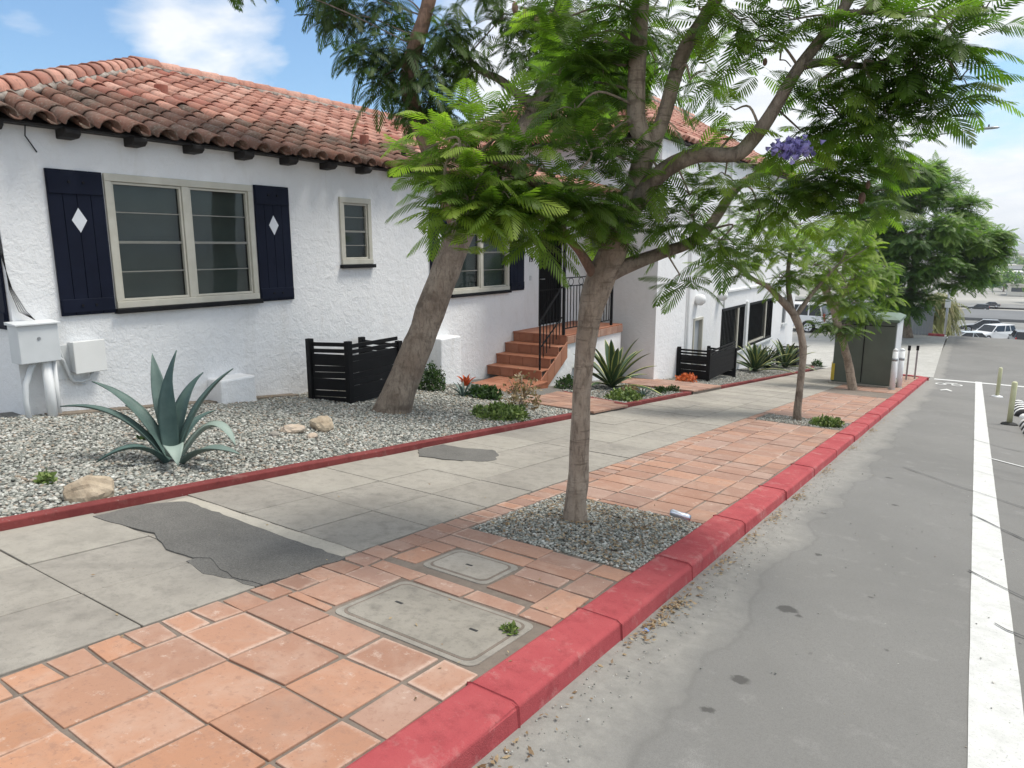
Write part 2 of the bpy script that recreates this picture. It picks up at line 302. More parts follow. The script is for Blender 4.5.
# lane line
b = MB()
ys = np.linspace(-2, 29.6, 80)
b.add([(x, y, P(y)+.064) for y in ys for x in (.135+.0012*math.sin(y*5), .327+.0012*math.sin(y*7+1))], [(2*i, 2*i+1, 2*i+3, 2*i+2) for i in range(79)])
kind(b.build('lane_line', 'lane_paint'), 'structure')
def road_quad(name, pts, mat, h=.068):
    b = MB(); n = len(pts); b.add([(x, y, P(y)+h) for x, y in pts], [tuple(range(n))]); return kind(b.build(name, mat), 'structure')
road_quad('cross_line', [(.30, 10.72), (.30, 10.66), (1.5, 9.35), (1.5, 9.42)], 'road_paint')
road_quad('stop_line', [(-1.1, 28.6), (1.9, 28.6), (1.9, 29.2), (-1.1, 29.2)], 'road_paint')
# bicycle-lane symbol remains (two rings, bar and chevron)
b = MB()
def ring(cx, cy, rx, ry, w, n=24):
    vs = []
    for k in range(n):
        a = 2*math.pi*k/n
        for q in (1, 1-w): vs.append((cx+rx*q*math.cos(a), cy+ry*q*math.sin(a), P(cy+ry*q*math.sin(a))+.069))
    b.add(vs, [(2*k, 2*((k+1) % n), 2*((k+1) % n)+1, 2*k+1) for k in range(n)])
ring(-.80, 26.3, .16, .5, .35); ring(-.36, 26.3, .16, .5, .35)
def flat(pts): b.add([(x, y, P(y)+.07) for x, y in pts], [tuple(range(len(pts)))])
flat([(-.72, 26.25), (-.45, 26.9), (-.45, 27.1), (-.76, 26.4)]); flat([(-.70, 27.0), (-.36, 27.0), (-.36, 27.2), (-.70, 27.2)])
flat([(-.72, 23.2), (-.56, 23.9), (-.40, 23.2), (-.44, 23.0), (-.56, 23.4), (-.68, 23.0)])
kind(b.build('bicycle_lane_marking', 'road_paint'), 'structure')
# tar-sealed cracks
b = MB()
def crack(pts, w=.018):
    P2 = []
    for (x0, y0), (x1, y1) in zip(pts[:-1], pts[1:]):
        for k in range(8):
            t = k/8; x = x0+(x1-x0)*t; y = y0+(y1-y0)*t; q = noise.noise(Vector((x*3, y*3, 1.7)))*.05; P2.append((x, y+q))
    P2.append(pts[-1]); vs = []
    for i, (x, y) in enumerate(P2):
        ww = w*(.5+.9*abs(noise.noise(Vector((x*6, y*6, 5))))) ; vs += [(x, y-ww/2, P(y-ww/2)+.071), (x, y+ww/2, P(y+ww/2)+.071)]
    b.add(vs, [(2*i+1, 2*i, 2*i+2, 2*i+3) for i in range(len(P2)-1)])
crack([(-.55, 9.0), (-.1, 8.4), (.30, 8.0), (.9, 7.3), (1.8, 6.8)], .022); crack([(.11, 12.5), (.5, 11.9), (1.6, 11.2)], .03)
crack([(.115, 7.06), (.3, 6.75), (.47, 6.46), (.9, 6.1), (1.5, 5.7)], .035); crack([(.12, 5.27), (.25, 5.1), (.40, 4.95), (.8, 4.7), (1.4, 4.4)], .026)
crack([(.245, 4.35), (.30, 4.27), (.37, 4.22), (.7, 4.0)], .022); crack([(.12, 9.5), (.5, 9.1), (1.2, 8.7)], .012); crack([(.3, 14.6), (1.4, 13.4)], .03)
crack([(-.2, 10.4), (.13, 10.0), (.6, 9.6)], .01)
kind(b.build('crack_sealant', 'tar'), 'structure')

# red street kerb, segments
b = MB(); joints = [-6.0, -4.2, -2.4, -.7, 1.00, 1.945, 2.84, 3.84, 5.0, 6.3, 7.6, 9.0, 10.5, 12, 13.6, 15.2, 17, 19, 21, 23, 25.2, 27.5]
for y0, y1 in zip(joints[:-1], joints[1:]):
    j = [random.uniform(-.004, .004) for _ in range(3)]
    n = 4; vs = []; prof = [(-1.495, -.1), (-1.495, .150), (-1.478, .156), (-1.290, .152), (-1.268, .138), (-1.245, -.1)]
    for k in range(n+1):
        y = y0+.0015+(y1-y0-.003)*k/n; wob = .006*noise.noise(Vector((3, y*1.3, 0)))
        for (x, z) in prof: vs.append((x+j[0]+wob, y, P(y)+z+j[1]))
    m = len(prof); b.add(vs, [(k*m+i, k*m+i+1, (k+1)*m+i+1, (k+1)*m+i) for k in range(n) for i in range(m-1)]+[tuple(range(m)), tuple(n*m+i for i in range(m-1, -1, -1))])
kb = kind(b.build('red_kerb', 'red_paint', bevel=.008, seg=2), 'structure')
# the kerb returns round the corner
b = MB()
for k in range(5):
    a0 = R(90*k/5); a1 = R(90*(k+1)/5); c = (-2.3, 27.5)
    pts = [(c[0]+r*math.cos(a), c[1]+r*math.sin(a)*1.1) for a, r in ((a0, .81), (a0, 1.1), (a1, 1.1), (a1, .81))]; slab_poly(b, pts, -.1, .156)
kind(b.build('kerb_corner', 'red_paint', bevel=.006), 'structure')

# verge: mortar bed and terracotta tiles
b = MB(); b.sbox(-2.86, -1.49, -8, 27.5, -.15, .1435); kind(b.build('verge_bed', 'mortar'), 'structure')
WELLS = [(-2.66, -1.49, 3.50, 4.74), (-2.74, -1.49, 10.9, 11.85), (-2.9, -1.49, 17.3, 18.9)]
VAULTS = [(-2.40, -1.545, 2.03, 2.575), (-2.49, -2.0, 2.765, 3.15)]
b = MB()
def tile(x0, x1, y0, y1, g=.007):
    for (a0, a1, c0, c1) in WELLS+VAULTS:
        if x0 < a1-.01 and x1 > a0+.01 and y0 < c1-.005 and y1 > c0+.005:      # trim against wells and vaults
            opts = []
            if c0-y0 > .07: opts.append((x0, x1, y0, c0))
            if y1-c1 > .07: opts.append((x0, x1, c1, y1))
            if a0-x0 > .07: opts.append((x0, a0, max(y0, c0), min(y1, c1)))
            if a1 < x1-.05 and x1-a1 > .05: opts.append((a1, x1, max(y0, c0), min(y1, c1)))
            for q in opts: tile(*q)
            return
    if x1-x0 < .05 or y1-y0 < .04: return
    dz = [random.uniform(-.002, .002) for _ in range(3)]; t = random.random()*.9+.05
    j = lambda: random.uniform(-.010, .008)
    cs = [(x0+g+j(), y0+g+j()), (x1-g+j(), y0+g+j()), (x1-g+j(), y1-g+j()), (x0+g+j(), y1-g+j())]
    top = [(x, y, P(y)+.151+dz[0]+dz[1]*(x-x0)*3+dz[2]*(y-y0)*3) for x, y in cs]; bot = [(x, y, P(y)+.12) for x, y in cs]
    cx = sum(p[0] for p in top)/4; cy = sum(p[1] for p in top)/4; cz = sum(p[2] for p in top)/4; fr_ = [min(.045/max(.03, math.hypot(p[0]-cx, p[1]-cy)), .45) for p in top]
    inn = [(p[0]+(cx-p[0])*f_, p[1]+(cy-p[1])*f_, p[2]+(cz-p[2])*f_+.0008) for p, f_ in zip(top, fr_)]; o_ = len(b.v); e_ = random.choice((0, .1, .4, .7, 1.1))
    b.add(bot+top+inn, [(8, 9, 10, 11), (4, 5, 9, 8), (5, 6, 10, 9), (6, 7, 11, 10), (7, 4, 8, 11), (0, 1, 5, 4), (1, 2, 6, 5), (2, 3, 7, 6), (3, 0, 4, 7)], t)
    for q_ in range(8): b.e[o_+q_] = e_
XC = [-2.672, -2.345, -2.02, -1.695, -1.497]
y = -7.87
while y < 27.4:
    for x0, x1 in zip(XC[:-1], XC[1:]):
        if y > 4.6 and x1 < -1.6 and random.random() < .12: tile(x0, x1, y, y+.151); tile(x0, x1, y+.151, y+.302)
        else: tile(x0, x1, y, y+.302)
    tile(-2.855, -2.672, y, y+.151); tile(-2.855, -2.672, y+.151, y+.302); y += .302
verge = kind(b.build('tiled_verge', 'terracotta', bevel=.004, seg=2), 'structure')

# pavement slabs
b = MB(); b.sbox(-4.6, -2.862, -8, 29.7, -.15, .135, 0); kind(b.build('pavement_bed', 'mortar'), 'structure')
b = MB(); yj = [2.70-.635*k for k in range(17, 0, -1)]+[2.70+.635*k for k in range(0, 43)]
XB = [-4.59, -3.94, -3.385, -2.862]
for y0, y1 in zip(yj[:-1], yj[1:]):
    for x0, x1 in zip(XB[:-1], XB[1:]):
        t = random.random()**1.3; dz = random.uniform(-.004, .003)
        if y1 > 29.7: continue
        b.box(x0+.004, x1-.004, y0+.004, y1-.004, .10, .15+dz, t, lambda x, y, z: (x, y, P(y)+z))
kind(b.build('pavement_slabs', 'concrete', bevel=.004, seg=2), 'structure')
# asphalt repairs in the pavement, with pale new concrete strip
def ragged(pts, step=.06, amp=.015, seed=0):
    out = []
    for i in range(len(pts)):
        (x0, y0), (x1, y1) = pts[i], pts[(i+1) % len(pts)]; n = max(1, int(math.hypot(x1-x0, y1-y0)/step))
        for k in range(n):
            t = k/n; x = x0+(x1-x0)*t; y = y0+(y1-y0)*t
            out.append((x+amp*noise.noise(Vector((x*14, y*14, seed))), y+amp*noise.noise(Vector((x*14, y*14, seed+9)))))
    return out
b = MB(); slab_poly(b, ragged([(-2.865, 2.54), (-4.50, 2.50), (-4.52, 2.68), (-2.865, 2.69)], amp=.01), .10, .1535, 1.0); kind(b.build('pavement_strip', 'repair_strip'), 'structure')
b = MB(); slab_poly(b, ragged([(-2.85, 2.03), (-2.83, 2.56), (-3.3, 2.56), (-4.42, 2.60), (-4.55, 2.35), (-4.50, 2.02), (-4.2, 2.06), (-3.95, 2.10), (-3.65, 2.0), (-3.42, 2.02), (-3.36, 2.08), (-3.05, 1.99)], amp=.02), .10, .1575); kind(b.build('asphalt_patch', 'asphalt_patch'), 'structure')
b = MB(); slab_poly(b, ragged([(-3.02, 1.975), (-2.86, 2.0), (-2.86, 2.1), (-3.4, 2.11), (-3.42, 1.97), (-3.2, 1.93)], amp=.02, seed=4), .10, .1535); kind(b.build('asphalt_skim', 'asphalt_patch'), 'structure')
b = MB(); slab_poly(b, ragged([(-4.56, 5.15), (-4.35, 4.93), (-4.06, 5.02), (-3.78, 5.2), (-3.74, 5.32), (-3.88, 5.6), (-4.05, 5.74), (-4.27, 5.58), (-4.56, 5.55)], amp=.03, seed=2), .10, .1545); kind(b.build('asphalt_patch', 'asphalt_patch'), 'structure')

# vault covers in the verge
def vault(x0, x1, y0, y1, mat, label, sp):
    t = thing('utility_vault', ((x0+x1)/2, (y0+y1)/2, P((y0+y1)/2)+.15), label, 'utility cover')
    def rr(a, r, n=5):
        x0_, x1_, y0_, y1_ = x0+a, x1-a, y0+a, y1-a; out = []
        for cx, cy, s0 in ((x1_-r, y1_-r, 0), (x0_+r, y1_-r, 90), (x0_+r, y0_+r, 180), (x1_-r, y0_+r, 270)):
            for k in range(n+1): a_ = R(s0+90*k/n); out.append((cx+r*math.cos(a_), cy+r*math.sin(a_)))
        return out
    b = MB(); slab_poly(b, rr(0, .05), .10, .149); b.build('collar', 'concrete', t, bevel=.003)
    b = MB(); slab_poly(b, rr(.028, .05), .10, .1505); b.build('joint', 'mortar', t)
    b = MB(); slab_poly(b, rr(.04, .045), .10, .1535, .3); b.build('lid', mat, t, bevel=.004)
    for (x, y) in sp:
        b = MB(); b.sbox(x-.022, x+.022, y-.008, y+.008, .15, .1545); b.build('lift_slot', 'tar', t)
concrete('vault_concrete', (.20, .182, .155), (.29, .265, .228), (.09, .082, .07)); concrete('vault_pale', (.25, .225, .195), (.34, .315, .28), (.15, .135, .115))
vault(-2.38, -1.56, 2.05, 2.56, 'vault_concrete', 'large concrete utility cover in the red tiles nearest the camera', [(-2.2, 2.32), (-1.75, 2.32)])
vault(-2.47, -2.02, 2.78, 3.135, 'vault_pale', 'small concrete utility cover between the large one and the tree well', [(-2.25, 2.95)])

# tree wells
def stones(name, polyrect, dens, smin, smax, zf, tag_=True, avoid=(), seed=1, weights=None, mat='gravel_stone'):
    rg = np.random.default_rng(seed); V = []; F = []; T = []
    base = np.array([(1, 0, 0), (-1, 0, 0), (0, 1, 0), (0, -1, 0), (0, 0, 1), (0, 0, -1)], float)
    fc = np.array([(4, 0, 2), (4, 2, 1), (4, 1, 3), (4, 3, 0), (5, 2, 0), (5, 1, 2), (5, 3, 1), (5, 0, 3)])
    ico = bmesh.new(); bmesh.ops.create_icosphere(ico, subdivisions=1, radius=1); iv = np.array([q.co[:] for q in ico.verts]); ic = np.array([[q.index for q in f.verts] for f in ico.faces]); ico.free()
    Vs = []; Fs = []; Ts = []; off = 0
    for (x0, x1, y0, y1, d, hi) in polyrect:
        n = int((x1-x0)*(y1-y0)*d); xs = rg.uniform(x0, x1, n); ysr = rg.uniform(y0, y1, n); keep = np.ones(n, bool)
        for f in avoid: keep &= ~f(xs, ysr)
        xs = xs[keep]; ysr = ysr[keep]; n = len(xs)
        if n == 0: continue
        bv, bf = (iv, ic) if hi else (base, fc)
        sz = rg.uniform(smin, smax, n)*(1 if hi else 1.25); sc = np.stack([sz*rg.uniform(.8, 1.3, n), sz*rg.uniform(.7, 1.1, n), sz*rg.uniform(.4, .75, n)], 1)
        loc = bv[None]*(1+rg.uniform(-.28, .28, (n, len(bv), 1)))*sc[:, None]
        an = rg.uniform(0, 6.283, n); ti = rg.uniform(-.6, .6, n); ca, sa, ct, st = np.cos(an)[:, None], np.sin(an)[:, None], np.cos(ti)[:, None], np.sin(ti)[:, None]
        x, yy, z = loc[..., 0], loc[..., 1], loc[..., 2]; y2 = yy*ct-z*st; z2 = yy*st+z*ct; x3 = x*ca-y2*sa; y3 = x*sa+y2*ca
        zz_ = np.array([zf(a_, b_) for a_, b_ in zip(xs, ysr)])+rg.uniform(-.004, .008, n)
        Vs.append(np.stack([x3+xs[:, None], y3+ysr[:, None], z2+zz_[:, None]], 2).reshape(-1, 3))
        Fs.append((bf[None]+(np.arange(n)*len(bv))[:, None, None]+off).reshape(-1, 3)); Ts.append(np.repeat(rg.uniform(0, 1, n), len(bv))); off += n*len(bv)
    return kind(big_mesh(name, np.concatenate(Vs), np.concatenate(Fs), np.concatenate(Ts), mat), 'stuff')
b = MB()
for (x0, x1, y0, y1) in WELLS: b.sbox(x0-.01, x1, y0-.01, y1+.01, .10, .1425)
kind(b.build('tree_well_soil', 'gravel_base'), 'structure')
zw = lambda x, y: P(y)+.146+.018*max(0, 1-math.hypot(x+2.2, y-4.1)/.6)
stones('tree_well_gravel', [(-2.65, -1.50, 3.51, 4.73, 5200, True), (-2.73, -1.5, 10.92, 11.83, 1800, False)], 0, .007, .014, zw, seed=3)

# garden: kerbs, gravel, tiled path
def garden_kerb(name, pts, w=.10, top=.205, mat='red_paint_old'):
    b = MB(); n = len(pts); vs = []
    P3 = []
    for (x0, y0), (x1, y1) in zip(pts[:-1], pts[1:]):
        k = max(1, int(math.hypot(x1-x0, y1-y0)/.25)); P3 += [(x0+(x1-x0)*i/k, y0+(y1-y0)*i/k) for i in range(k)]
    P3.append(pts[-1])
    for i, (x, y) in enumerate(P3):
        a = P3[max(0, i-1)]; c = P3[min(len(P3)-1, i+1)]; d = Vector((c[0]-a[0], c[1]-a[1], 0)).normalized(); nx, ny = -d.y, d.x; j = .006*noise.noise(Vector((x*3, y*3, 2))); jz = .006*noise.noise(Vector((x*2, y*2, 7)))
        for (o, z) in ((0, .05), (0, top), (w, top), (w, .05)): vs.append((x+nx*(o+j), y+ny*(o+j), P(y)+z+jz))
    m = len(P3); b.add(vs, [(4*i+k, 4*i+k+1, 4*(i+1)+k+1, 4*(i+1)+k) for i in range(m-1) for k in range(3)]+[(3, 2, 1, 0), (4*m-4, 4*m-3, 4*m-2, 4*m-1)])
    return kind(b.build(name, mat, bevel=.008), 'structure')
garden_kerb('garden_kerb', [(-4.59, -6), (-4.585, 0), (-4.59, 4), (-4.60, 8.95)])
garden_kerb('garden_kerb', [(-6.6, 11.02), (-6.15, 10.83), (-4.68, 10.25), (-4.61, 10.23), (-4.61, 13.4), (-4.72, 13.5), (-6.0, 13.55)], top=.20)
garden_kerb('garden_kerb', [(-5.0, 15.35), (-4.66, 15.4), (-4.63, 20), (-4.65, 25), (-4.85, 27.5), (-5.3, 29), (-6.3, 29.8)], top=.19)
gz = lambda x, y: P(y)+.172+max(0, (-4.7-x))*.026+.012*noise.noise(Vector((x*1.3, y*1.3, 0)))
# undulating gravel bed mesh
def bed(name, x0, x1, y0, y1, nx, ny, mat, dz=0, holes=()):
    b = MB(); vs = [(x0+(x1-x0)*i/nx, y0+(y1-y0)*j/ny) for j in range(ny+1) for i in range(nx+1)]
    b.smooth = True; b.add([(x, y, gz(x, y)+dz) for x, y in vs], [(j*(nx+1)+i, j*(nx+1)+i+1, (j+1)*(nx+1)+i+1, (j+1)*(nx+1)+i) for j in range(ny) for i in range(nx)]); return kind(b.build(name, mat), 'structure')
bed('garden_bed', -8.2, -4.68, -6, 15.2, 24, 100, 'gravel_base', -.004)
bed('garden_bed', -6.4, -4.70, 15.2, 29.4, 12, 60, 'gravel_base', -.004)
av = [lambda x, y: (y > 8.95) & (y < 10.28+(-4.6-x)*.38) & (x > -5.9), lambda x, y: (x < -5.7) & (y > 9.25+(-6.6-x)*.45*(x < -6.6)) & (y < 15.0) & (x < -6.2), lambda x, y: (y > 13.38) & (y < 15.35) & (x > -6.3), lambda x, y: (x < -5.6) & (y > 9.6) & (y < 10.9),
      lambda x, y: (x+5.45)**2+(y-3.11)**2 < .012]
stones('gravel', [(-7.88, -4.69, .9, 3.2, 2500, True), (-7.88, -4.69, 3.2, 6.2, 2000, True), (-7.88, -4.69, 6.2, 9.6, 1500, False), (-6.6, -4.72, 9.6, 13.4, 900, False), (-6.05, -4.75, 15.4, 29.0, 420, False)], 0, .008, .020, gz, avoid=av, seed=5)
# earth strip along the wall foot
b = MB(); slab_poly(b, ragged([(-7.95, 3.3), (-7.62, 3.4), (-7.66, 5), (-7.5, 6.2), (-7.1, 7.4), (-6.6, 7.0), (-5.9, 6.9), (-5.85, 6.2), (-6.5, 5.9), (-6.9, 6.2)][::-1], .1, .05) if False else [(-7.9, 3.2), (-7.74, 3.2), (-7.72, 6.3), (-7.9, 6.3)], .2, .27); kind(b.build('garden_soil', 'dry_earth'), 'structure')
# tiled garden paths
def path(name, pts, cell, dz, ang=0):
    xs = [p[0] for p in pts]; ys_ = [p[1] for p in pts]; b0 = MB(); slab_poly(b0, pts, .05, dz-.012); kind(b0.build(name+'_bed', 'mortar'), 'structure')
    def inside(x, y):
        c = False; n = len(pts)
        for i in range(n):
            (x0, y0), (x1, y1) = pts[i], pts[(i+1) % n]
            if (y0 > y) != (y1 > y) and x < (x1-x0)*(y-y0)/(y1-y0)+x0: c = not c
        return c
    b = MB(); x = min(xs)
    while x < max(xs)-.02:
        yy = min(ys_)
        while yy < max(ys_)-.02:
            cx, cy = x+cell/2, yy+cell/2
            if inside(cx, cy):
                cs = [(x+.006, yy+.006), (x+cell-.006, yy+.006), (x+cell-.006, yy+cell-.006), (x+.006, yy+cell-.006)]
                slab_poly(b, cs, dz-.03, dz+random.uniform(-.001, .002), random.random())
            yy += cell
        x += cell
    return kind(b.build(name, 'terracotta', bevel=.003), 'structure')
path('tiled_path', [(-4.59, 8.98), (-4.62, 10.2), (-6.2, 10.84), (-6.65, 11.0), (-6.65, 8.98)], .303, .205)
path('tiled_path', [(-4.60, 13.45), (-4.60, 15.3), (-6.1, 15.3), (-6.1, 15.0), (-6.7, 15.0), (-6.7, 13.6), (-4.75, 13.6)], .303, .225)

# ------------------------------------------------------------------ HOUSE
class Face:                      # local (u, w, n): along wall, up, outwards
    def __init__(s, kind_, pos): s.k = kind_; s.p = pos
    def __call__(s, u, w, n): return (s.p+n, u, w) if s.k == 'x' else (u, s.p-n, w)
def fbox(b, fc, u0, u1, w0, w1, n0, n1, tint=0.0):
    vs = [fc(u, w, n) for n in (n0, n1) for u, w in ((u0, w0), (u1, w0), (u1, w1), (u0, w1))]
    fs = [(3, 2, 1, 0), (4, 5, 6, 7), (0, 1, 5, 4), (1, 2, 6, 5), (2, 3, 7, 6), (3, 0, 4, 7)]
    b.add(vs, fs, tint)
def wall(b, fc, u0, u1, w0, w1, ops, depth=.14):
    us = sorted(set([u0, u1]+[q for o in ops for q in o[:2]])); ws = sorted(set([w0, w1]+[q for o in ops for q in o[2:4]]))
    for a0, a1 in zip(us[:-1], us[1:]):
        for c0, c1 in zip(ws[:-1], ws[1:]):
            if any(o[0] <= (a0+a1)/2 <= o[1] and o[2] <= (c0+c1)/2 <= o[3] for o in ops): continue
            b.add([fc(a0, c0, 0), fc(a1, c0, 0), fc(a1, c1, 0), fc(a0, c1, 0)], [(0, 1, 2, 3)])
    for (a0, a1, c0, c1) in [o[:4] for o in ops]:
        b.add([fc(a0, c0, 0), fc(a1, c0, 0), fc(a1, c1, 0), fc(a0, c1, 0)]+[fc(a0, c0, -depth), fc(a1, c0, -depth), fc(a1, c1, -depth), fc(a0, c1, -depth)], [(0, 1, 5, 4), (1, 2, 6, 5), (2, 3, 7, 6), (3, 0, 4, 7)])
WX = -7.9
house = thing('house', (-7.9, 9, P(9)), 'low white stucco house with red barrel tile roof and navy shutters', 'house')
fx = Face('x', WX); fy = Face('y', 3.03)
WIN = [(4.06, 5.86, .95, 2.345), (7.37, 7.96, 1.36, 2.29), (9.93, 11.74, .78, 2.22)]; DOOR = (12.92, 13.92, -.07, 2.02)
b = MB(); wall(b, fx, 3.03, 15.0, -3.0, 2.83, WIN+[DOOR]); wall(b, fy, -16.0, WX, -3, 2.83, [])
b.add([(-16, 3.03, -3), (-16, 15, -3), (-16, 15, 2.84), (-16, 3.03, 2.84)], [(0, 1, 2, 3)]); b.build('wall', 'stucco', house)
b = MB(); b.add([(WX-.5, 3.3, -.5), (WX-.5, 14.8, -.5), (WX-.5, 14.8, 2.6), (WX-.5, 3.3, 2.6)], [(0, 1, 2, 3)]); b.build('interior_wall', 'interior', house)

def window(par, fc, u0, u1, w0, w1, panes, muntins, sill='black_paint', blind=True):
    fr = MB(); t = .05; n0, n1 = -.05, .028
    fbox(fr, fc, u0-.02, u1+.02, w1-t, w1+.03, n0, n1); fbox(fr, fc, u0-.02, u1+.02, w0-.01, w0+t+.015, n0, n1+.012)
    fbox(fr, fc, u0-.02, u0+t, w0+t+.015, w1-t, n0, n1); fbox(fr, fc, u1-t, u1+.02, w0+t+.015, w1-t, n0, n1)
    W = (u1-u0)/panes
    for k in range(1, panes): fbox(fr, fc, u0+W*k-.045, u0+W*k+.045, w0+t+.015, w1-t, n0, n1-.004)
    f = fr.build('window', 'trim_paint', par, bevel=.006)
    for k in range(panes):
        a0 = u0+W*k+(t if k == 0 else .045); a1 = u0+W*(k+1)-(t if k == panes-1 else .045); c0, c1 = w0+t+.015, w1-t
        sb = MB(); q = .028
        fbox(sb, fc, a0+.003, a1-.003, c0+.003, c0+q, -.04, .008); fbox(sb, fc, a0+.003, a1-.003, c1-q, c1-.003, -.04, .008); fbox(sb, fc, a0+.003, a0+q, c0+q, c1-q, -.04, .008); fbox(sb, fc, a1-q, a1-.003, c0+q, c1-q, -.04, .008)
        mu = MB()
        for i in range(1, muntins+1):
            hh = .014 if (i == (muntins+1)/2) else .006; ww = c0+(c1-c0)*i/(muntins+1); fbox(mu, fc, a0+q, a1-q, ww-hh, ww+hh, -.036, -.006)
        sb.build('sash', 'trim_paint', f, bevel=.003); mu.build('glazing_bars', 'muntin_paint', f)
        g = MB(); g.add([fc(a0+q, c0+q, -.028), fc(a1-q, c0+q, -.028), fc(a1-q, c1-q, -.028), fc(a0+q, c1-q, -.028)], [(0, 1, 2, 3)]); g.build('pane', 'window_glass', f)
        if blind:
            bl = MB(); z = c0+.02
            while z < c1-.02:
                bl.add([fc(a0+.01, z, -.085), fc(a1-.01, z, -.085), fc(a1-.01, z+.034, -.110), fc(a0+.01, z+.034, -.110)], [(0, 1, 2, 3)]); z += .030
            bl.build('blind', 'blind', f)
    sl = MB(); fbox(sl, fc, u0-.045, u1+.045, w0-.065, w0-.012, -.05, .07); sl.build('sill', sill, f, bevel=.006)
    return f
window(house, fx, *WIN[0], 2, 3); window(house, fx, *WIN[1], 1, 3); window(house, fx, *WIN[2], 2, 3)
def shutter(par, fc, u0, u1, w0, w1, diamond=True):
    b = MB(); n = 4; W = (u1-u0)/n
    for k in range(n): fbox(b, fc, u0+W*k+.002, u0+W*(k+1)-.002, w0, w1, .004, .032)
    fbox(b, fc, u0+.01, u1-.01, w1-.24, w1-.02, .030, .045); fbox(b, fc, u0+.01, u1-.01, w0+.03, w0+.17, .030, .045)
    o = b.build('shutter', 'navy_paint', par, bevel=.005)
    if diamond:
        cu = (u0+u1)/2; cw = w1-.50; d = MB(); d.add([fc(cu-.075, cw, .0335), fc(cu, cw-.125, .0335), fc(cu+.075, cw, .0335), fc(cu, cw+.125, .0335), fc(cu-.075, cw, .03), fc(cu, cw-.125, .03), fc(cu+.075, cw, .03), fc(cu, cw+.125, .03)], [(0, 1, 2, 3), (0, 4, 5, 1), (1, 5, 6, 2), (2, 6, 7, 3), (3, 7, 4, 0)]); d.build('diamond_panel', 'diamond_white', o)
    for uu in (cu_ for cu_ in ((u0+u1)/2-.07, (u0+u1)/2+.07)):
        for ww in (w1-.12, w0+.10):
            d = MB(); c = fc(uu, ww, .045); e = fc(uu, ww, .055); d.tube([c, e], .014, 8); d.build('bolt', 'black_paint', o)
shutter(house, fx, 3.47, 4.02, .90, 2.375); shutter(house, fx, 5.90, 6.44, .90, 2.385); shutter(house, fx, 9.35, 9.88, .74, 2.25); shutter(house, fx, 11.79, 12.30, .74, 2.25)
shutter(house, fy, -8.6, -7.96, .80, 1.72, False)
# security door
d = MB(); u0, u1, w0, w1 = DOOR; fbox(d, fx, u0+.0, u0+.05, w0, w1, -.12, -.01); fbox(d, fx, u1-.05, u1, w0, w1, -.12, -.01); fbox(d, fx, u0+.05, u1-.05, w1-.05, w1, -.12, -.01)
door = d.build('door', 'black_paint', house, bevel=.004)
d = MB(); fbox(d, fx, u0+.05, u1-.05, w0, w1-.05, -.12, -.10); d.build('door_leaf', 'black_paint', door)
d = MB()
for k in range(11): x = u0+.09+(u1-u0-.18)*k/10; fbox(d, fx, x-.007, x+.007, w0+.06, w1-.09, -.05, -.036)
for ww in (w0+.06, w0+.75, w1-.5, w1-.09): fbox(d, fx, u0+.055, u1-.055, ww-.015, ww+.015, -.056, -.03)
d.build('security_grille', 'black_paint', door)
d = MB(); d.tube([fx(u0+.10, w0+1.0, -.03), fx(u0+.10, w0+1.0, .02), fx(u0+.2, w0+1.0, .03)], .012, 8); d.build('handle', 'steel', door)
# house number beside the door
tc = bpy.data.curves.new('house_number', 'FONT'); tc.body = '19'; tc.size = .17; tc.extrude = .006; tmp = bpy.data.objects.new('tmp', tc); col.objects.link(tmp)
dg = bpy.context.evaluated_depsgraph_get(); me = bpy.data.meshes.new_from_object(tmp.evaluated_get(dg)); bpy.data.objects.remove(tmp)
me.transform(Matrix.Translation((WX+.012, 12.50, 1.30)) @ Matrix.Rotation(R(90), 4, 'Z') @ Matrix.Rotation(R(90), 4, 'X')); me.materials.clear(); me.materials.append(M['black_paint']); link('house_number', me, house)
d = MB(); fbox(d, fx, 12.55, 12.61, .92, 1.02, 0, .02); d.build('doorbell', 'utility_grey', house, bevel=.004)
# white stucco stubs at the wall foot
for (y0, y1, zt, xo) in ((5.05, 5.55, .0, -7.62), (9.27, 9.84, .06, -7.62)):
    b = MB(); b.box(WX-.05, xo, y0, y1, P(y1)-.1, zt); b.build('plinth', 'stucco', house, bevel=.025)
# wire on wall
b = MB(); b.tube([(WX+.01, 3.42, 2.88), (WX+.05, 3.34, 2.78), (WX+.04, 3.33, 2.66), (WX+.01, 3.43, 2.52)], .006, 6); b.build('wire', 'black_paint', house)

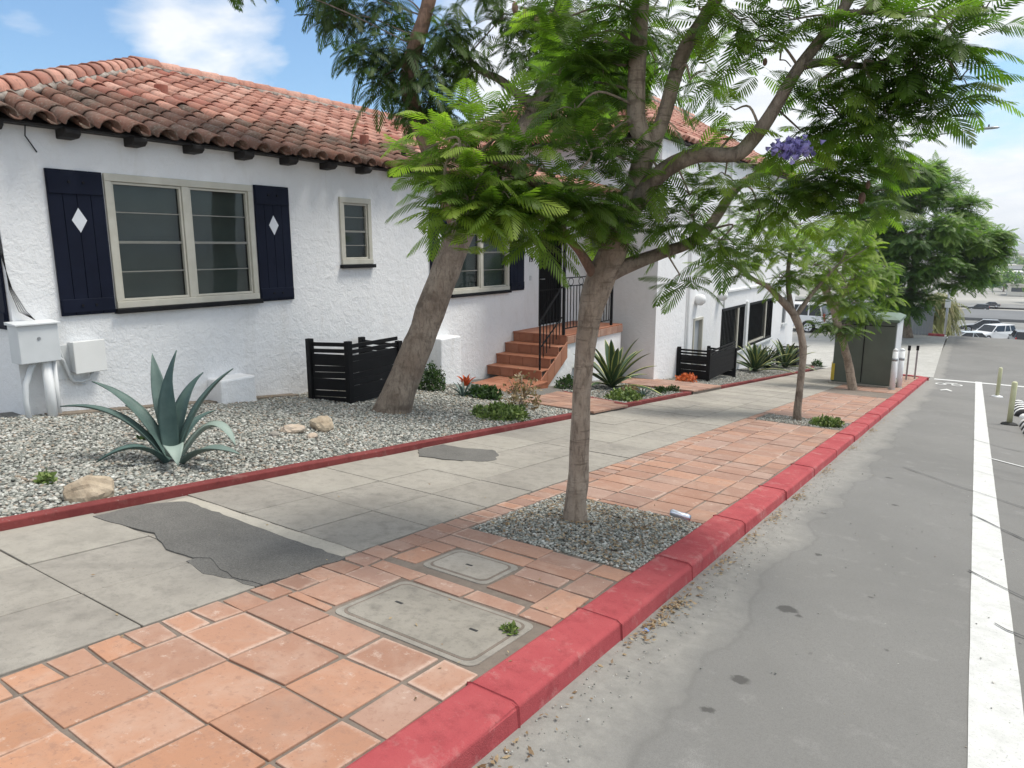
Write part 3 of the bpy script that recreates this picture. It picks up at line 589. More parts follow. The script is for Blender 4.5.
# barrel tile roofs
def barrel(b, o, up, side, nrm, r0, r1, L, th, tint, n=7, inv=False):
    vs = []; sg = -1 if inv else 1
    for (l, r) in ((0, r0), (L, r1)):
        for rr in (r, r-th):
            for k in range(n+1):
                a = math.pi*k/n; vs.append(o+up*l+side*(math.cos(a)*rr)+nrm*(sg*math.sin(a)*rr*.92))
    m = n+1; fs = []
    for k in range(n):
        fs += [(k, k+1, 2*m+k+1, 2*m+k), (m+k, 3*m+k, 3*m+k+1, m+k+1), (k, m+k, m+k+1, k+1), (2*m+k, 2*m+k+1, 3*m+k+1, 3*m+k)]
    b.add(vs, fs, tint)
def roof_slope(b, eave0, eave_dir, length, run_dir, slope, maxrun, limit, pitch=.31, expo=.34, dirty=2):
    """eave0: start of eave line (tile bottom), run_dir: horizontal direction up the slope; limit(s)->max horizontal run at distance s along eave"""
    e = Vector(eave_dir); h = Vector(run_dir); up = (h+Vector((0, 0, slope))).normalized(); nrm = e.cross(up); nrm = nrm if nrm.z > 0 else -nrm; cs = math.hypot(1, slope)
    k = 0; s_ = pitch*.5
    while s_ < length:
        mr = min(maxrun, limit(s_))*cs
        if mr > .15:
            i = 0; l = 0.0; jx = random.uniform(-.012, .012)
            while l < mr:
                L = min(.42, mr-l+.06); o = Vector(eave0)+e*(s_+jx+random.uniform(-.008, .008))+up*(l-(.0 if i else .03))
                dd = dirty*.34*(1+.35*noise.noise(Vector((s_*.9, 1, 2))))
                b.cur = 1 if l < dd*(1 if random.random() > .12 else .6) else 0
                b.smooth = True; t = random.random(); t = t if random.random() > .06 else 1.0
                barrel(b, o+nrm*(.014+random.uniform(0, .012)+(.012 if i else .02)), up, e, nrm+up*0.0, .118+random.uniform(-.006, .006), .088, L, .018, t)
                o2 = Vector(eave0)+e*(s_+pitch/2+jx)+up*(l+(.10 if i == 0 else 0))
                barrel(b, o2+nrm*(.075), up, e, nrm, .092, .104, L, .012, random.random()*.15, 5, True)
                l += expo; i += 1
        s_ += pitch; k += 1
b = MB()
EX, EZ, RX, RZ, YC = -7.62, 2.745, -11.92, 4.44, 2.6; sl = (RZ-EZ)/(EX-RX)
roof_slope(b, (EX, YC, EZ), (0, 1, 0), 12.4, (-1, 0, 0), sl, 4.3, lambda q: q, dirty=4)
roof_slope(b, (EX, YC, EZ), (-1, 0, 0), 8.6, (0, 1, 0), sl, 4.3, lambda q: min(q, 8.6-q), dirty=3)
roof = None
dk = MB(); q = .02   # deck
A = Vector((EX-.13, YC+.1, EZ-q+.13*sl)); B_ = Vector((EX-.13, 15, EZ-q+.13*sl)); C_ = Vector((RX, 15, RZ-q)); D_ = Vector((RX, YC+4.3, RZ-q)); E_ = Vector((2*RX-EX, YC+.1, EZ-q)); F_ = Vector((2*RX-EX, 15, EZ-q))
dz = Vector((0, 0, -.02)); dk.add([A, B_, C_, D_, E_, F_]+[p+dz for p in (A, B_, E_, F_)], [(0, 1, 2, 3), (4, 0, 3), (4, 3, 2, 5), (6, 7, 1, 0), (8, 6, 0, 4), (7, 6, 8, 9)])
roof = dk.build('roof', 'wood_dark', house)
b.build('roof_tiles', ['roof_tile', 'roof_tile_lichen'], roof)
def caps(b, mb2, p0, p1, n, r=.135):
    d = (p1-p0); L = d.length/n; d.normalize(); side = d.cross(Vector((0, 0, 1))).normalized(); nrm = side.cross(d)
    for k in range(n):
        b.cur = 0; b.smooth = True; o = p0+d*(L*k)+nrm*(.05+random.uniform(-.006, .006))+side*random.uniform(-.01, .01)
        barrel(b, o, d, side, nrm, r+.012, r-.016, L*1.18, .02, random.random()*.8)
        mb2.smooth = True; mb2.tube([o+nrm*-.04+side*.10, o+d*L+nrm*-.04+side*.10], .06, 6, 0, .5); mb2.tube([o+nrm*-.04-side*.10, o+d*L+nrm*-.04-side*.10], .06, 6, 0, .5)
b = MB(); m2 = MB(); caps(b, m2, Vector((EX-.02, YC+.02, EZ+.05)), Vector((RX, YC+4.3, RZ+.06)), 17); caps(b, m2, Vector((RX, 15, RZ+.05)), Vector((RX, YC+4.2, RZ+.05)), 22)
b.build('ridge_tiles', 'roof_tile', roof); m2.build('ridge_mortar', 'roof_mortar', roof)
# rafter tails
for k in range(17):
    y = 3.02+.68*k
    if y > 14.6: break
    b = MB(); u = y; w = .075
    pts = [(WX-.1, 2.665), (EX-.12, 2.675), (EX-.07, 2.71), (EX-.07, 2.755), (WX-.1, 2.82)]; n = len(pts)
    b.add([(x, u-w, z) for x, z in pts]+[(x, u+w, z) for x, z in pts], [tuple(range(n-1, -1, -1)), tuple(range(n, 2*n))]+[(i, (i+1) % n, n+(i+1) % n, n+i) for i in range(n)])
    b.build('rafter_tail', 'wood_dark', house, bevel=.01)
# roof vents
for (x, y, r, h, m_) in ((-8.6, 8.62, .075, .16, 'roof_tile'), (-8.15, 9.05, .04, .10, 'black_paint'), (-9.9, 6.0, .09, .10, 'roof_tile')):
    z = EZ+(EX-x)*sl; b = MB(); b.smooth = False; b.cyl((x, y, z), r, h+.09, 14, tint=1.0); b.build('roof_vent', m_, house, bevel=.01)

# porch roof on posts and front steps
steps = thing('front_steps', (-7.2, 11.5, P(11.5)+.2), 'red tiled front steps with black iron railing leading to dark door', 'steps')
SX0, SX1 = WX, -6.65; tr = [(11.0, -.65), (11.32, -.462), (11.63, -.274), (11.93, -.08)]
def tiled_box(b, x0, x1, y0, y1, z0, z1, cell=.305):
    n = max(1, round((x1-x0)/cell))
    m = max(1, round((y1-y0)/cell))
    for i in range(n):
        for j in range(m):
            xa, xb = x0+(x1-x0)*i/n+.003, x0+(x1-x0)*(i+1)/n-.003; ya, yb = y0+(y1-y0)*j/m+.003, y0+(y1-y0)*(j+1)/m-.003; b.box(xa, xb, ya, yb, z0, z1, random.random()*.5)
for i, (y, z) in enumerate(tr[:-1]):
    b = MB(); tiled_box(b, SX0+.005, SX1, y-.02, tr[i+1][0]+.02, z-.025, z, .3); b.build('tread', 'step_tile', steps, bevel=.006)
for i, (y, z) in enumerate(tr):
    z0 = tr[i-1][1] if i else -.83
    b = MB(); tiled_box(b, SX0+.005, SX1-.004, y, y+.03, z0, z-.026, .16 if i == 3 else .31)
    o = b.build('riser', 'step_tile', steps, bevel=.003)
b = MB(); tiled_box(b, SX0+.005, SX1, 11.91, 14.5, -.11, -.08, .31); b.build('landing', 'step_tile', steps, bevel=.005)
b = MB()
for k in range(9): b.box(SX1-.012, SX1+.012, 11.95+.283*k+.003, 11.95+.283*(k+1)-.003, -.26, -.112, random.random())
b.build('landing_edge', 'terracotta', steps, bevel=.006)
b = MB(); pts = [(10.98, -1.5), (10.98, -.86), (11.93, -.30), (11.95, -.10), (14.48, -.10), (14.48, -1.9)]
n = len(pts); b.add([(SX1-.13, y, z-(.02)) for y, z in pts]+[(SX1-.03, y, z-.02) for y, z in pts], [tuple(range(n)), tuple(range(2*n-1, n-1, -1))]+[(i, n+i, n+(i+1) % n, (i+1) % n) for i in range(n)])
b.build('side_wall', 'stucco', steps)
b = MB()   # sloping tiled cap on the open side
for k in range(4):
    t0, t1 = k/4, (k+1)/4; ya, za = 10.96+t0*1.0, -.97+t0*.62; yb, zb = 10.96+t1*1.0-.006, -.97+t1*.62-.004
    b.add([(SX1-.01, ya, za-.17), (SX1+.014, ya, za-.17), (SX1+.014, yb, zb-.17), (SX1-.01, yb, zb-.17), (SX1-.01, ya, za+.15), (SX1+.014, ya, za+.15), (SX1+.014, yb, zb+.15), (SX1-.01, yb, zb+.15)], [(3, 2, 1, 0), (4, 5, 6, 7), (0, 1, 5, 4), (1, 2, 6, 5), (2, 3, 7, 6), (3, 0, 4, 7)], random.random())
b.build('stringer_tiles', 'step_tile', steps, bevel=.005)
b = MB(); tiled_box(b, SX0+.3, -6.5, 9.72, 11.0, -.86, -.83, .3); b.build('lower_platform', 'step_tile', steps, bevel=.005)
b = MB(); b.box(SX0+.30, -6.51, 9.73, 11.0, -1.25, -.861); b.build('platform_base', 'step_tile', steps)
rail = MB(); xr = -6.72
rail.bar((xr, 11.05, -.66), (xr, 11.05, .24), .028); rail.bar((xr, 11.03, .24), (xr, 11.83, .85), .035, .02); rail.bar((xr, 11.83, .85), (xr, 11.95, .86), .035, .02)
rail.bar((xr, 11.1, .24-.45), (xr, 11.85, .27), .02)
for k in range(1, 7): y = 11.05+.12*k; z0 = tr[0][1]+(y-11.0)*.6; rail.bar((xr, y, z0+.12), (xr, y, .24+(y-11.03)*.7625), .014)
rail.bar((xr, 11.95, .86), (xr, 14.05, .86), .03, .02); rail.bar((xr, 11.95, .04), (xr, 14.05, .04), .02); rail.bar((xr, 11.95, 1.02), (xr, 14.05, 1.02), .03, .02)
for k in range(1, 17):
    y = 11.95+2.1*k/17; rail.bar((xr, y, .04), (xr, y, .86), .014)
for yy in np.arange(12.2, 14, .42): rail.tube([(xr, yy+.1*math.cos(a), .94+.07*math.sin(a)) for a in np.linspace(0, 6.28, 13)], .007, 5)
rail.bar((xr, 14.05, .86), (WX+.9, 14.4, .86), .03, .02)
rail.build('railing', 'black_paint', steps)
porch = thing('porch_roof', (-7.2, 13, -.08), 'small red tiled porch roof on two thin black posts over the landing', 'porch')
for y in (11.93, 14.05): b = MB(); b.bar((xr, y, -.08), (xr, y, 2.52), .05); b.build('post', 'black_paint', porch, bevel=.004)
b = MB(); b.box(-6.80, -6.66, 11.6, 14.5, 2.50, 2.64); b.box(WX+.02, -6.8, 11.6, 11.7, 2.5, 2.62); b.box(WX+.02, -6.8, 14.4, 14.5, 2.5, 2.62); b.build('beam', 'white_paint', porch, bevel=.006)

# wing (taller block further downhill)
wing = thing('apartment_building', (-6.1, 22, P(22)), 'tall white stucco block beyond the steps, with two dark framed windows', 'building')
GX = -6.1; gx = Face('x', GX); gy = Face('y', 15.0)
W2 = [(19.95, 22.25, -1.52, -.12), (22.75, 25.75, -1.52, -.13)]; ND = (17.6, 18.3, -1.75, -.20); NW = (27.3, 27.9, -1.2, -.2)
W4 = (-7.86, -7.20, 1.30, 2.45)
b = MB(); wall(b, gx, 15.0, 29.3, -4.5, 3.92, W2+[ND, NW]); wall(b, gy, -14, GX, -4.5, 3.92, [W4]); wall(b, Face('y', 29.3), -14, GX, -4.5, 3.92, [])
b.v[-4:] = [(x, 29.3, z) for x, y, z in b.v[-4:]]; b.add([(-14, 15, -4.5), (-14, 29.3, -4.5), (-14, 29.3, 3.92), (-14, 15, 3.92)], [(0, 1, 2, 3)]); b.build('wall', 'stucco', wing)
b = MB(); b.add([(GX-.5, 15.4, -4), (GX-.5, 29, -4), (GX-.5, 29, 3.5), (GX-.5, 15.4, 3.5), (-14, 15.5, 0), (GX-.4, 15.5, 0), (GX-.4, 15.5, 3), (-14, 15.5, 3)], [(0, 1, 2, 3), (4, 5, 6, 7)]); b.build('interior_wall', 'interior', wing)
window(wing, gy, *W4, 1, 3)
for (u0, u1, w0, w1) in W2:
    f = MB(); fbox(f, gx, u0, u1, w1-.07, w1, -.1, .03); fbox(f, gx, u0, u1, w0, w0+.07, -.1, .03); fbox(f, gx, u0, u0+.06, w0+.07, w1-.07, -.1, .02); fbox(f, gx, u1-.06, u1, w0+.07, w1-.07, -.1, .02)
    m_ = u0+(u1-u0)*.70; 
    f1 = f.build('window', 'black_paint', wing); f = MB(); fbox(f, gx, m_-.05, m_+.05, w0+.07, w1-.07, -.08, .025); fbox(f, gx, u0+.2, m_, w0+.07, w0+.13, -.06, .0); f.build('mullion', 'trim_paint', f1)
    g = MB(); g.add([gx(u0, w0, -.06), gx(u1, w0, -.06), gx(u1, w1, -.06), gx(u0, w1, -.06)], [(0, 1, 2, 3)]); g.build('pane', 'window_glass', f1)
    g = MB(); k = u0+.08
    while k < u1-.1: fbox(g, gx, k, k+.03, w0+.08, w1-.08, -.02, -.005); k += .14
    g.build('security_bars', 'black_paint', f1)
    g = MB(); fbox(g, gx, u0-.06, u1+.06, w0-.09, w0-.01, -.02, .06); g.build('sill', 'utility_grey', f1, bevel=.01)
b = MB(); fbox(b, gx, 22.38, 22.60, -1.58, -.05, .0, .06); b.build('pilaster', 'white_paint', wing, bevel=.01)
u0, u1, w0, w1 = ND; b = MB(); fbox(b, gx, u0, u0+.06, w0, w1, -.1, .03); fbox(b, gx, u1-.06, u1, w0, w1, -.1, .03); fbox(b, gx, u0+.06, u1-.06, w1-.06, w1, -.1, .03); dd = b.build('side_door', 'trim_paint', wing)
b = MB(); fbox(b, gx, u0+.06, u1-.06, w0, w1-.06, -.1, -.06); b.build('door_leaf', 'far_wall_4', dd)
u0, u1, w0, w1 = NW; b = MB(); fbox(b, gx, u0, u1, w0, w1, -.12, -.05); b.build('window', 'far_glass', wing); b = MB(); fbox(b, gx, u0-.05, u1+.05, w0-.1, w0, -.02, .07); b.build('sill', 'utility_grey', wing)
b = MB(); fbox(b, gx, 20.1, 29.25, .33, .40, 0, .06); fbox(b, gx, 20.05, 20.15, -.1, 3.9, 0, .05); b.build('moulding', 'white_paint', wing, bevel=.01)
b = MB(); fbox(b, gx, 15.0, 16.9, -3, 3.9, 0, .03); b.build('corner_pier', 'stucco', wing)
for u in (17.75, 19.6):
    b = MB(); b.smooth = True; c = gx(u, .28, .09)
    for k, (r, z) in enumerate([(0, 0)]): b.tube([gx(u, .14, .1), gx(u, .2, .1), gx(u, .28, .1), gx(u, .38, .09), gx(u, .43, .08)], [.05, .13, .16, .12, .02], 14)
    b.tube([gx(u, .3, .0), gx(u, .3, .1)], .05, 8); b.build('wall_lamp', 'white_paint', wing)
b = MB(); b.tube([gx(17.05, -1.7, .05), gx(17.05, 2.5, .05)], .035, 8); b.build('downpipe', 'white_paint', wing)
EX2, EZ2, RX2, RZ2 = -5.95, 3.95, -9.5, 6.15; sl2 = (RZ2-EZ2)/(EX2-RX2); r2 = EX2-RX2
b = MB(); roof_slope(b, (EX2, 14.65, EZ2), (0, 1, 0), 15, (-1, 0, 0), sl2, r2, lambda q: min(q, 15-q), dirty=0); roof_slope(b, (EX2, 14.65, EZ2), (-1, 0, 0), 2*r2, (0, 1, 0), sl2, r2, lambda q: min(q, 2*r2-q), dirty=0)
dk = MB(); q = .03; A = Vector((EX2, 14.65, EZ2-q)); B_ = Vector((EX2, 29.65, EZ2-q)); C_ = Vector((RX2, 29.65-r2, RZ2-q)); D_ = Vector((RX2, 14.65+r2, RZ2-q)); E_ = Vector((RX2-r2, 14.65, EZ2-q)); F_ = Vector((RX2-r2, 29.65, EZ2-q))
dk.add([A, B_, C_, D_, E_, F_], [(0, 1, 2, 3), (4, 0, 3), (4, 3, 2, 5), (1, 5, 2), (0, 4, 5, 1)]); rf = dk.build('roof', 'wood_dark', wing)
b.build('roof_tiles', ['roof_tile', 'roof_tile_lichen'], rf)
b = MB(); m2 = MB(); caps(b, m2, Vector((EX2-.02, 14.67, EZ2+.05)), Vector((RX2, 14.65+r2, RZ2+.05)), 14); caps(b, m2, Vector((RX2, 29.65-r2, RZ2+.05)), Vector((RX2, 14.65+r2, RZ2+.05)), 22); b.build('ridge_tiles', 'roof_tile', rf); m2.build('ridge_mortar', 'roof_mortar', rf)
b = MB(); roof_slope(b, (-6.5, 11.5, 2.62), (0, 1, 0), 3.1, (-1, 0, 0), .28, 1.35, lambda q: 9, dirty=1); b.build('roof_tiles', ['roof_tile', 'roof_tile_lichen'], porch)
b = MB(); b.add([(-6.5, 11.5, 2.6), (-6.5, 14.6, 2.6), (-7.88, 14.6, 2.98), (-7.88, 11.5, 2.98)], [(0, 1, 2, 3)]); b.build('roof_deck', 'wood_dark', porch)

# ------------------------------------------------------------------ utility boxes on wall
mt = thing('meter_box', (WX, 3.1, .5), 'larger white metal meter box on the wall corner, above a thick white pipe', 'electrical box')
b = MB(); b.box(WX+.002, -7.68, 2.97, 3.335, .48, .855); b.build('cabinet', 'utility_grey', mt, bevel=.008)
b = MB(); b.add([(WX+.002, 2.95, .885), (WX+.002, 3.355, .885), (-7.655, 3.355, .868), (-7.655, 2.95, .868), (WX+.002, 2.95, .857), (WX+.002, 3.355, .857), (-7.655, 3.355, .856), (-7.655, 2.95, .856)], [(0, 3, 2, 1), (4, 5, 6, 7), (3, 7, 6, 2), (0, 4, 7, 3), (1, 2, 6, 5)]); b.build('lid', 'utility_grey', mt)
b = MB(); b.tube([(-7.68, 3.15, .72), (-7.674, 3.15, .72)], .016, 12); b.build('latch', 'steel', mt)
b = MB(); b.smooth = True; b.tube([(-7.76, 3.22, .5), (-7.76, 3.22, -.2)], .047, 12); b.tube([(-7.8, 3.30, .5), (-7.82, 3.30, -.2)], .03, 10); b.build('standpipe', 'white_paint', mt)
b = MB(); b.smooth = True; b.tube([(-7.78, 3.14, .5), (-7.77, 3.08, .42), (-7.75, 3.01, .27), (-7.75, 2.99, .1), (-7.75, 3.01, -.2)], .026, 10); b.build('bent_conduit', 'utility_grey', mt)
b = MB(); b.smooth = True; b.tube([(-7.75, 3.25, .52), (-7.82, 3.36, .50), (-7.85, 3.42, .45), (-7.85, 3.46, .3), (-7.86, 3.50, .22), (-7.86, 3.58, .2), (-7.85, 3.66, .22), (-7.84, 3.69, .30)], .016, 8); b.tube([(-7.86, 3.30, .78), (-7.87, 3.40, .6), (-7.87, 3.44, .4), (-7.87, 3.52, .19), (-7.87, 3.62, .17)], .009, 6); b.build('cable', 'utility_grey', mt)
b = MB(); b.smooth = True
for k in range(4): b.tube([(WX-.03-.01*k, 3.02, 1.9-.1*k), (WX+.01, 3.02-.008*k, 1.55), (WX+.02, 3.03+.008*k, 1.2), (WX+.04, 3.08+.02*k, .98), (WX+.06, 3.2, .89)], .0035, 5)
b.build('wires', 'black_paint', mt)
jb = thing('junction_box', (WX, 3.64, .3), 'smaller white utility box with cable on the wall, behind agave tip', 'electrical box')
b = MB(); b.box(WX+.002, -7.78, 3.50, 3.80, .31, .63); b.build('cabinet', 'utility_grey', jb, bevel=.006)
b = MB(); b.box(-7.779, -7.762, 3.49, 3.81, .30, .64); b.build('cover', 'plastic_white', jb, bevel=.008)
b = MB(); b.box(WX+.002, WX+.012, 3.36, 3.52, .25, .60); b.build('back_plate', 'utility_grey', jb)

# ------------------------------------------------------------------ slatted screens
def screen(pts, h, label, seed, nsl=10, tilt=0):
    c = pts[0]; t = thing('slat_screen', (c[0], c[1], P(c[1])+.2), label, 'fence', 'black slatted screens against the white walls')
    for i, ((x0, y0), (x1, y1)) in enumerate(zip(pts[:-1], pts[1:])):
        b = MB(); zb = max(P(y0), P(y1))+.20; d = Vector((x1-x0, y1-y0, 0)).normalized()
        for k in range(nsl):
            z = zb+.05+(h-.09)*k/(nsl-1)+random.uniform(-.006, .006); tz = random.uniform(-.008, .008)+.0
            b.bar((x0+d.x*.03, y0+d.y*.03, z), (x1-d.x*.03, y1-d.y*.03, z+tz), .022, (h/nsl)*(.62 if k > nsl-3 else .96))
        b.build('slat_panel', 'black_paint', t, bevel=.003)
    for (x, y) in pts:
        b = MB(); zb = P(y)+.12; b.box(x-.04, x+.04, y-.04, y+.04, zb, zb+.08+h+.03); b.build('post', 'black_paint', t, bevel=.004)
    return t
screen([(-7.45, 6.30), (-6.93, 6.50), (-7.0, 7.55), (-7.8, 7.6)], .84, 'black slatted screen left of leaning tree trunk under small window', 1)
screen([(-6.02, 16.45), (-5.27, 16.45), (-5.27, 18.6), (-6.0, 18.65)], .74, 'black slatted screen before the narrow side door of tall block', 2)
screen([(-6.0, 26.6), (-5.35, 26.6), (-5.35, 28.2), (-6.0, 28.2)], .72, 'small far black slatted screen at downhill end of tall block', 3, 8)
screen([(-7.8, 6.34), (-7.45, 6.36)], .80, 'short black slatted return panel against wall below small window', 4) if False else None

# ------------------------------------------------------------------ rocks
def rock(c, sx, sy, sz, label, mat='rock', seed=0, sub=3):
    bm = bmesh.new(); bmesh.ops.create_icosphere(bm, subdivisions=sub, radius=1)
    for v_ in bm.verts:
        p = v_.co.copy(); k = 1+.28*noise.noise(p*1.1+Vector((seed, 0, 0)))+.10*noise.noise(p*3.1+Vector((0, seed, 0)))
        q = p*k; q.z = max(q.z, -.45); q = Vector((round(q.x*3.2)/3.2*.35+q.x*.65, round(q.y*3)/3*.35+q.y*.65, q.z)); v_.co = Vector((q.x*sx, q.y*sy, q.z*sz))
    me = bpy.data.meshes.new('rock'); bm.to_mesh(me); bm.free(); me.materials.append(M[mat]); 
    for p in me.polygons: p.use_smooth = False
    o = link('rock', me); o.location = c; o.rotation_euler = (0, 0, seed*1.3); tag(o, label, 'rock', 'rocks in the gravel bed'); return o
def gp(x, y, dz=0): return (x, y, gz(x, y)+dz)
rock(gp(-4.85, 2.17, .045), .155, .11, .115, 'pale angular rock beside the red garden kerb below the big agave', seed=1)
rock(gp(-5.78, 5.0, .05), .16, .12, .10, 'tallest rock of the cluster in the gravel', seed=2); rock(gp(-5.80, 4.62, .03), .13, .09, .06, 'flat orange-brown rock left in the cluster', 'rock_pale', 3)
rock(gp(-5.50, 4.62, .02), .075, .05, .035, 'small pale pink stone in front of the rock cluster', 'rock_pale', 4, 2); rock(gp(-5.75, 4.35, .02), .055, .05, .03, 'small grey stone at left of the rock cluster', 'vault_pale', 5, 2)

# ------------------------------------------------------------------ foliage machinery
def blade_template(npair, w, seg):
    V = []; F = []
    for i in range(npair):
        q = i/(npair-1); u = .14+.83*q; pl = .26*math.sin(math.pi*(.14+.80*q**.85))+.045
        for sg in (-1, 1):
            ang = R(64-30*q); dx, dy = math.cos(ang), sg*math.sin(ang); px, py = -dy, dx; zt = .02*random.uniform(-1, 1); o = len(V)
            V.append((u, 0, 0))
            for k in range(1, seg+1):
                t = k/(seg+.6); ww = w*math.sin(math.pi*min(.97, t**.75))**.7*.5*(1 if k % 2 else .8); cx, cy = u+dx*pl*t, dy*pl*t; z = zt*t-.08*pl*t*t
                V.extend([(cx+px*ww, cy+py*ww, z), (cx-px*ww, cy-py*ww, z)])
            V.append((u+dx*pl, dy*pl, zt-.08*pl)); e = len(V)-1
            F.append((o, o+1, o+2))
            for k in range(seg-1): a = o+1+2*k; F.extend([(a, a+2, a+3), (a, a+3, a+1)])
            a = o+1+2*(seg-1); F.append((a, e, a+1))
    w = .005; V0 = len(V)
    for k in range(6): V.extend([(k/5, -w*(1-k/7), 0), (k/5, w*(1-k/7), 0)])
    for k in range(5): F.extend([(V0+2*k, V0+2*k+1, V0+2*k+3), (V0+2*k, V0+2*k+3, V0+2*k+2)])
    return np.array(V), np.array(F)
TPL = {2: blade_template(15, .042, 4), 1: blade_template(13, .050, 2), 0: blade_template(9, .085, 1)}
def fronds(name, bases, dirs, lens, droop, tints, lod, mat, parent, rg):
    V, F = TPL[lod]; n = len(bases); d = dirs/np.linalg.norm(dirs, axis=1, keepdims=True)
    up = np.array([0, 0, 1.0])+rg.normal(0, .25, (n, 3)); side = np.cross(up, d); side /= np.linalg.norm(side, axis=1, keepdims=True)+1e-9; nrm = np.cross(d, side)
    x = V[:, 0][None, :, None]; y = V[:, 1][None, :, None]; z = V[:, 2][None, :, None]; L = lens[:, None, None]; dr = droop[:, None, None]
    # pinnae fold slightly downwards from the rachis
    Pp = bases[:, None]+d[:, None]*x*L*(1-.18*dr*x)+side[:, None]*y*L*.92+nrm[:, None]*(z-.45*np.abs(y)*(.3+.5*dr))*L
    Pp[..., 2] -= (dr*x**2*L*.75)[..., 0]
    Pp += rg.normal(0, .004, (n, 1, 3))
    T = np.clip(tints[:, None]+.10*(V[:, 0][None]-.5)+rg.normal(0, .03, (n, len(V))), 0, 1)
    Fa = (F[None]+(np.arange(n)*len(V))[:, None, None]).reshape(-1, 3)
    return big_mesh(name, Pp.reshape(-1, 3), Fa, T.reshape(-1), mat, parent)
def crown(par, clusters, limbs, lod, mat, seed, flen=(.30, .45), per=8, name='crown', twig='bark_tan', tipspread=1.0, droopr=(.15, .9)):
    """clusters: (centre Vector, radius, tips, tone)"""
    rg = np.random.default_rng(seed); tw = MB(); B_l = []; D_l = []; L_l = []; DR = []; T_l = []
    for (c, r, tips, tone) in clusters:
        c = Vector(c); near = min(limbs, key=lambda p: (p-c).length); mid = (near+c)/2+Vector((rg.normal(0, .08), rg.normal(0, .08), .06+.05*r)); rr = .007+.006*r
        pp, pr_ = spline([near, mid, c], [rr*1.2, rr*.9, rr*.6], 5); tw.tube(pp, pr_, 5, cap=False)
        for _ in range(tips):
            o = rg.normal(0, 1, 3); o /= np.linalg.norm(o)+1e-9; o *= r*rg.uniform(.25, 1)**.6; o[2] *= .62; p = c+Vector(o)*tipspread
            pp, pr_ = spline([c, (c+p)/2+Vector((0, 0, .12*r)), p], [rr*.55, rr*.4, .003], 4); tw.tube(pp, pr_, 4, cap=False)
            out = Vector(o).normalized() if Vector(o).length > 0 else Vector((0, 0, 1)); tn = tone+rg.normal(0, .13)
            axis = (out*.8+Vector((0, 0, .5))).normalized(); ph = rg.uniform(0, 6.28)
            for k in range(per):
                a = ph+2.4*k; el = rg.uniform(-.15, .75); d = Vector((math.cos(a)*math.cos(el), math.sin(a)*math.cos(el), math.sin(el)))*1.0+out*.55
                B_l.append(np.array(p-axis*.03*k)); D_l.append(np.array(d)); L_l.append(rg.uniform(*flen)); DR.append(rg.uniform(*droopr)); T_l.append(np.clip(tn+rg.normal(0, .08)+.15*(k < 2), 0, 1))
    cr = fronds(name, np.array(B_l), np.array(D_l), np.array(L_l), np.array(DR), np.array(T_l), lod, mat, par, rg)
    tw.build('twigs', twig, cr)
    return cr
def spline(pts, rad, k=5):
    out = []; ro = []; n = len(pts)
    for i in range(n-1):
        p0, p1, p2, p3 = pts[max(0, i-1)], pts[i], pts[i+1], pts[min(n-1, i+2)]
        for j in range(k):
            t = j/k; out.append(.5*((2*p1)+(p2-p0)*t+(2*p0-5*p1+4*p2-p3)*t*t+(3*p1-p0-3*p2+p3)*t**3)); ro.append(rad[i]+(rad[i+1]-rad[i])*t)
    return out+[pts[-1]], ro+[rad[-1]]
def limb(name, pix, par, mat, n=14, jit=.14, k=5):
    """pix: (px, py, depth, radius)"""
    pts, rad = spline([at(a, b_, c) for a, b_, c, d in pix], [d for a, b_, c, d in pix], k); b = MB(); b.smooth = True; b.tube(pts, rad, n, 0, jit); b.build(name, mat, par); return pts
def C(px, py, d, r, tips, tone=.45): return (at(px, py, d), r, tips, tone)

# --- street tree nearest the camera
t1 = thing('jacaranda_tree', (-2.2, 4.1, P(4.1)+.14), 'slim forked tree in the gravel well nearest the camera', 'tree', 'street trees in the tiled verge')
L1 = []
L1 += limb('trunk', [(575, 534, 4.95, .105), (575, 522, 4.93, .088), (576, 500, 4.9, .078), (578, 478, 4.87, .073), (580, 440, 4.82, .066), (582, 400, 4.77, .064), (584, 360, 4.72, .064), (588, 325, 4.66, .072), (594, 298, 4.62, .088), (601, 278, 4.6, .098), (610, 258, 4.57, .096), (620, 232, 4.52, .082), (631, 205, 4.5, .072), (640, 172, 4.45, .068), (648, 144, 4.4, .068)], t1, 'bark_tan', 18, .16)
L1 += limb('branch', [(650, 150, 4.4, .06), (641, 134, 4.38, .056), (636, 118, 4.36, .054), (637, 80, 4.3, .055), (641, 0, 4.2, .052), (646, -70, 4.1, .045), (640, -160, 4.0, .03)], t1, 'bark_tan')
L1 += limb('branch', [(650, 150, 4.42, .05), (663, 118, 4.35, .044), (682, 55, 4.25, .042), (702, 22, 4.2, .04), (719, -5, 4.15, .038), (770, -90, 4.0, .028)], t1, 'bark_tan')
L1 += limb('branch', [(632, 212, 4.5, .055), (645, 190, 4.42, .06), (658, 176, 4.36, .055), (676, 163, 4.3, .05), (698, 155, 4.25, .046), (724, 155, 4.2, .045), (740, 152, 4.17, .045), (752, 140, 4.15, .044), (766, 122, 4.1, .040), (782, 96, 4.05, .037), (798, 69, 4.0, .034), (820, 40, 3.95, .031), (842, 11, 3.9, .029), (862, -25, 3.85, .027), (900, -90, 3.8, .02)], t1, 'bark_brown')
L1 += limb('branch', [(600, 288, 4.6, .05), (592, 272, 4.55, .035), (580, 252, 4.48, .026), (566, 235, 4.38, .024), (553, 212, 4.25, .022), (535, 185, 4.05, .018), (500, 165, 3.85, .014), (460, 155, 3.7, .01)], t1, 'bark_red', 10)
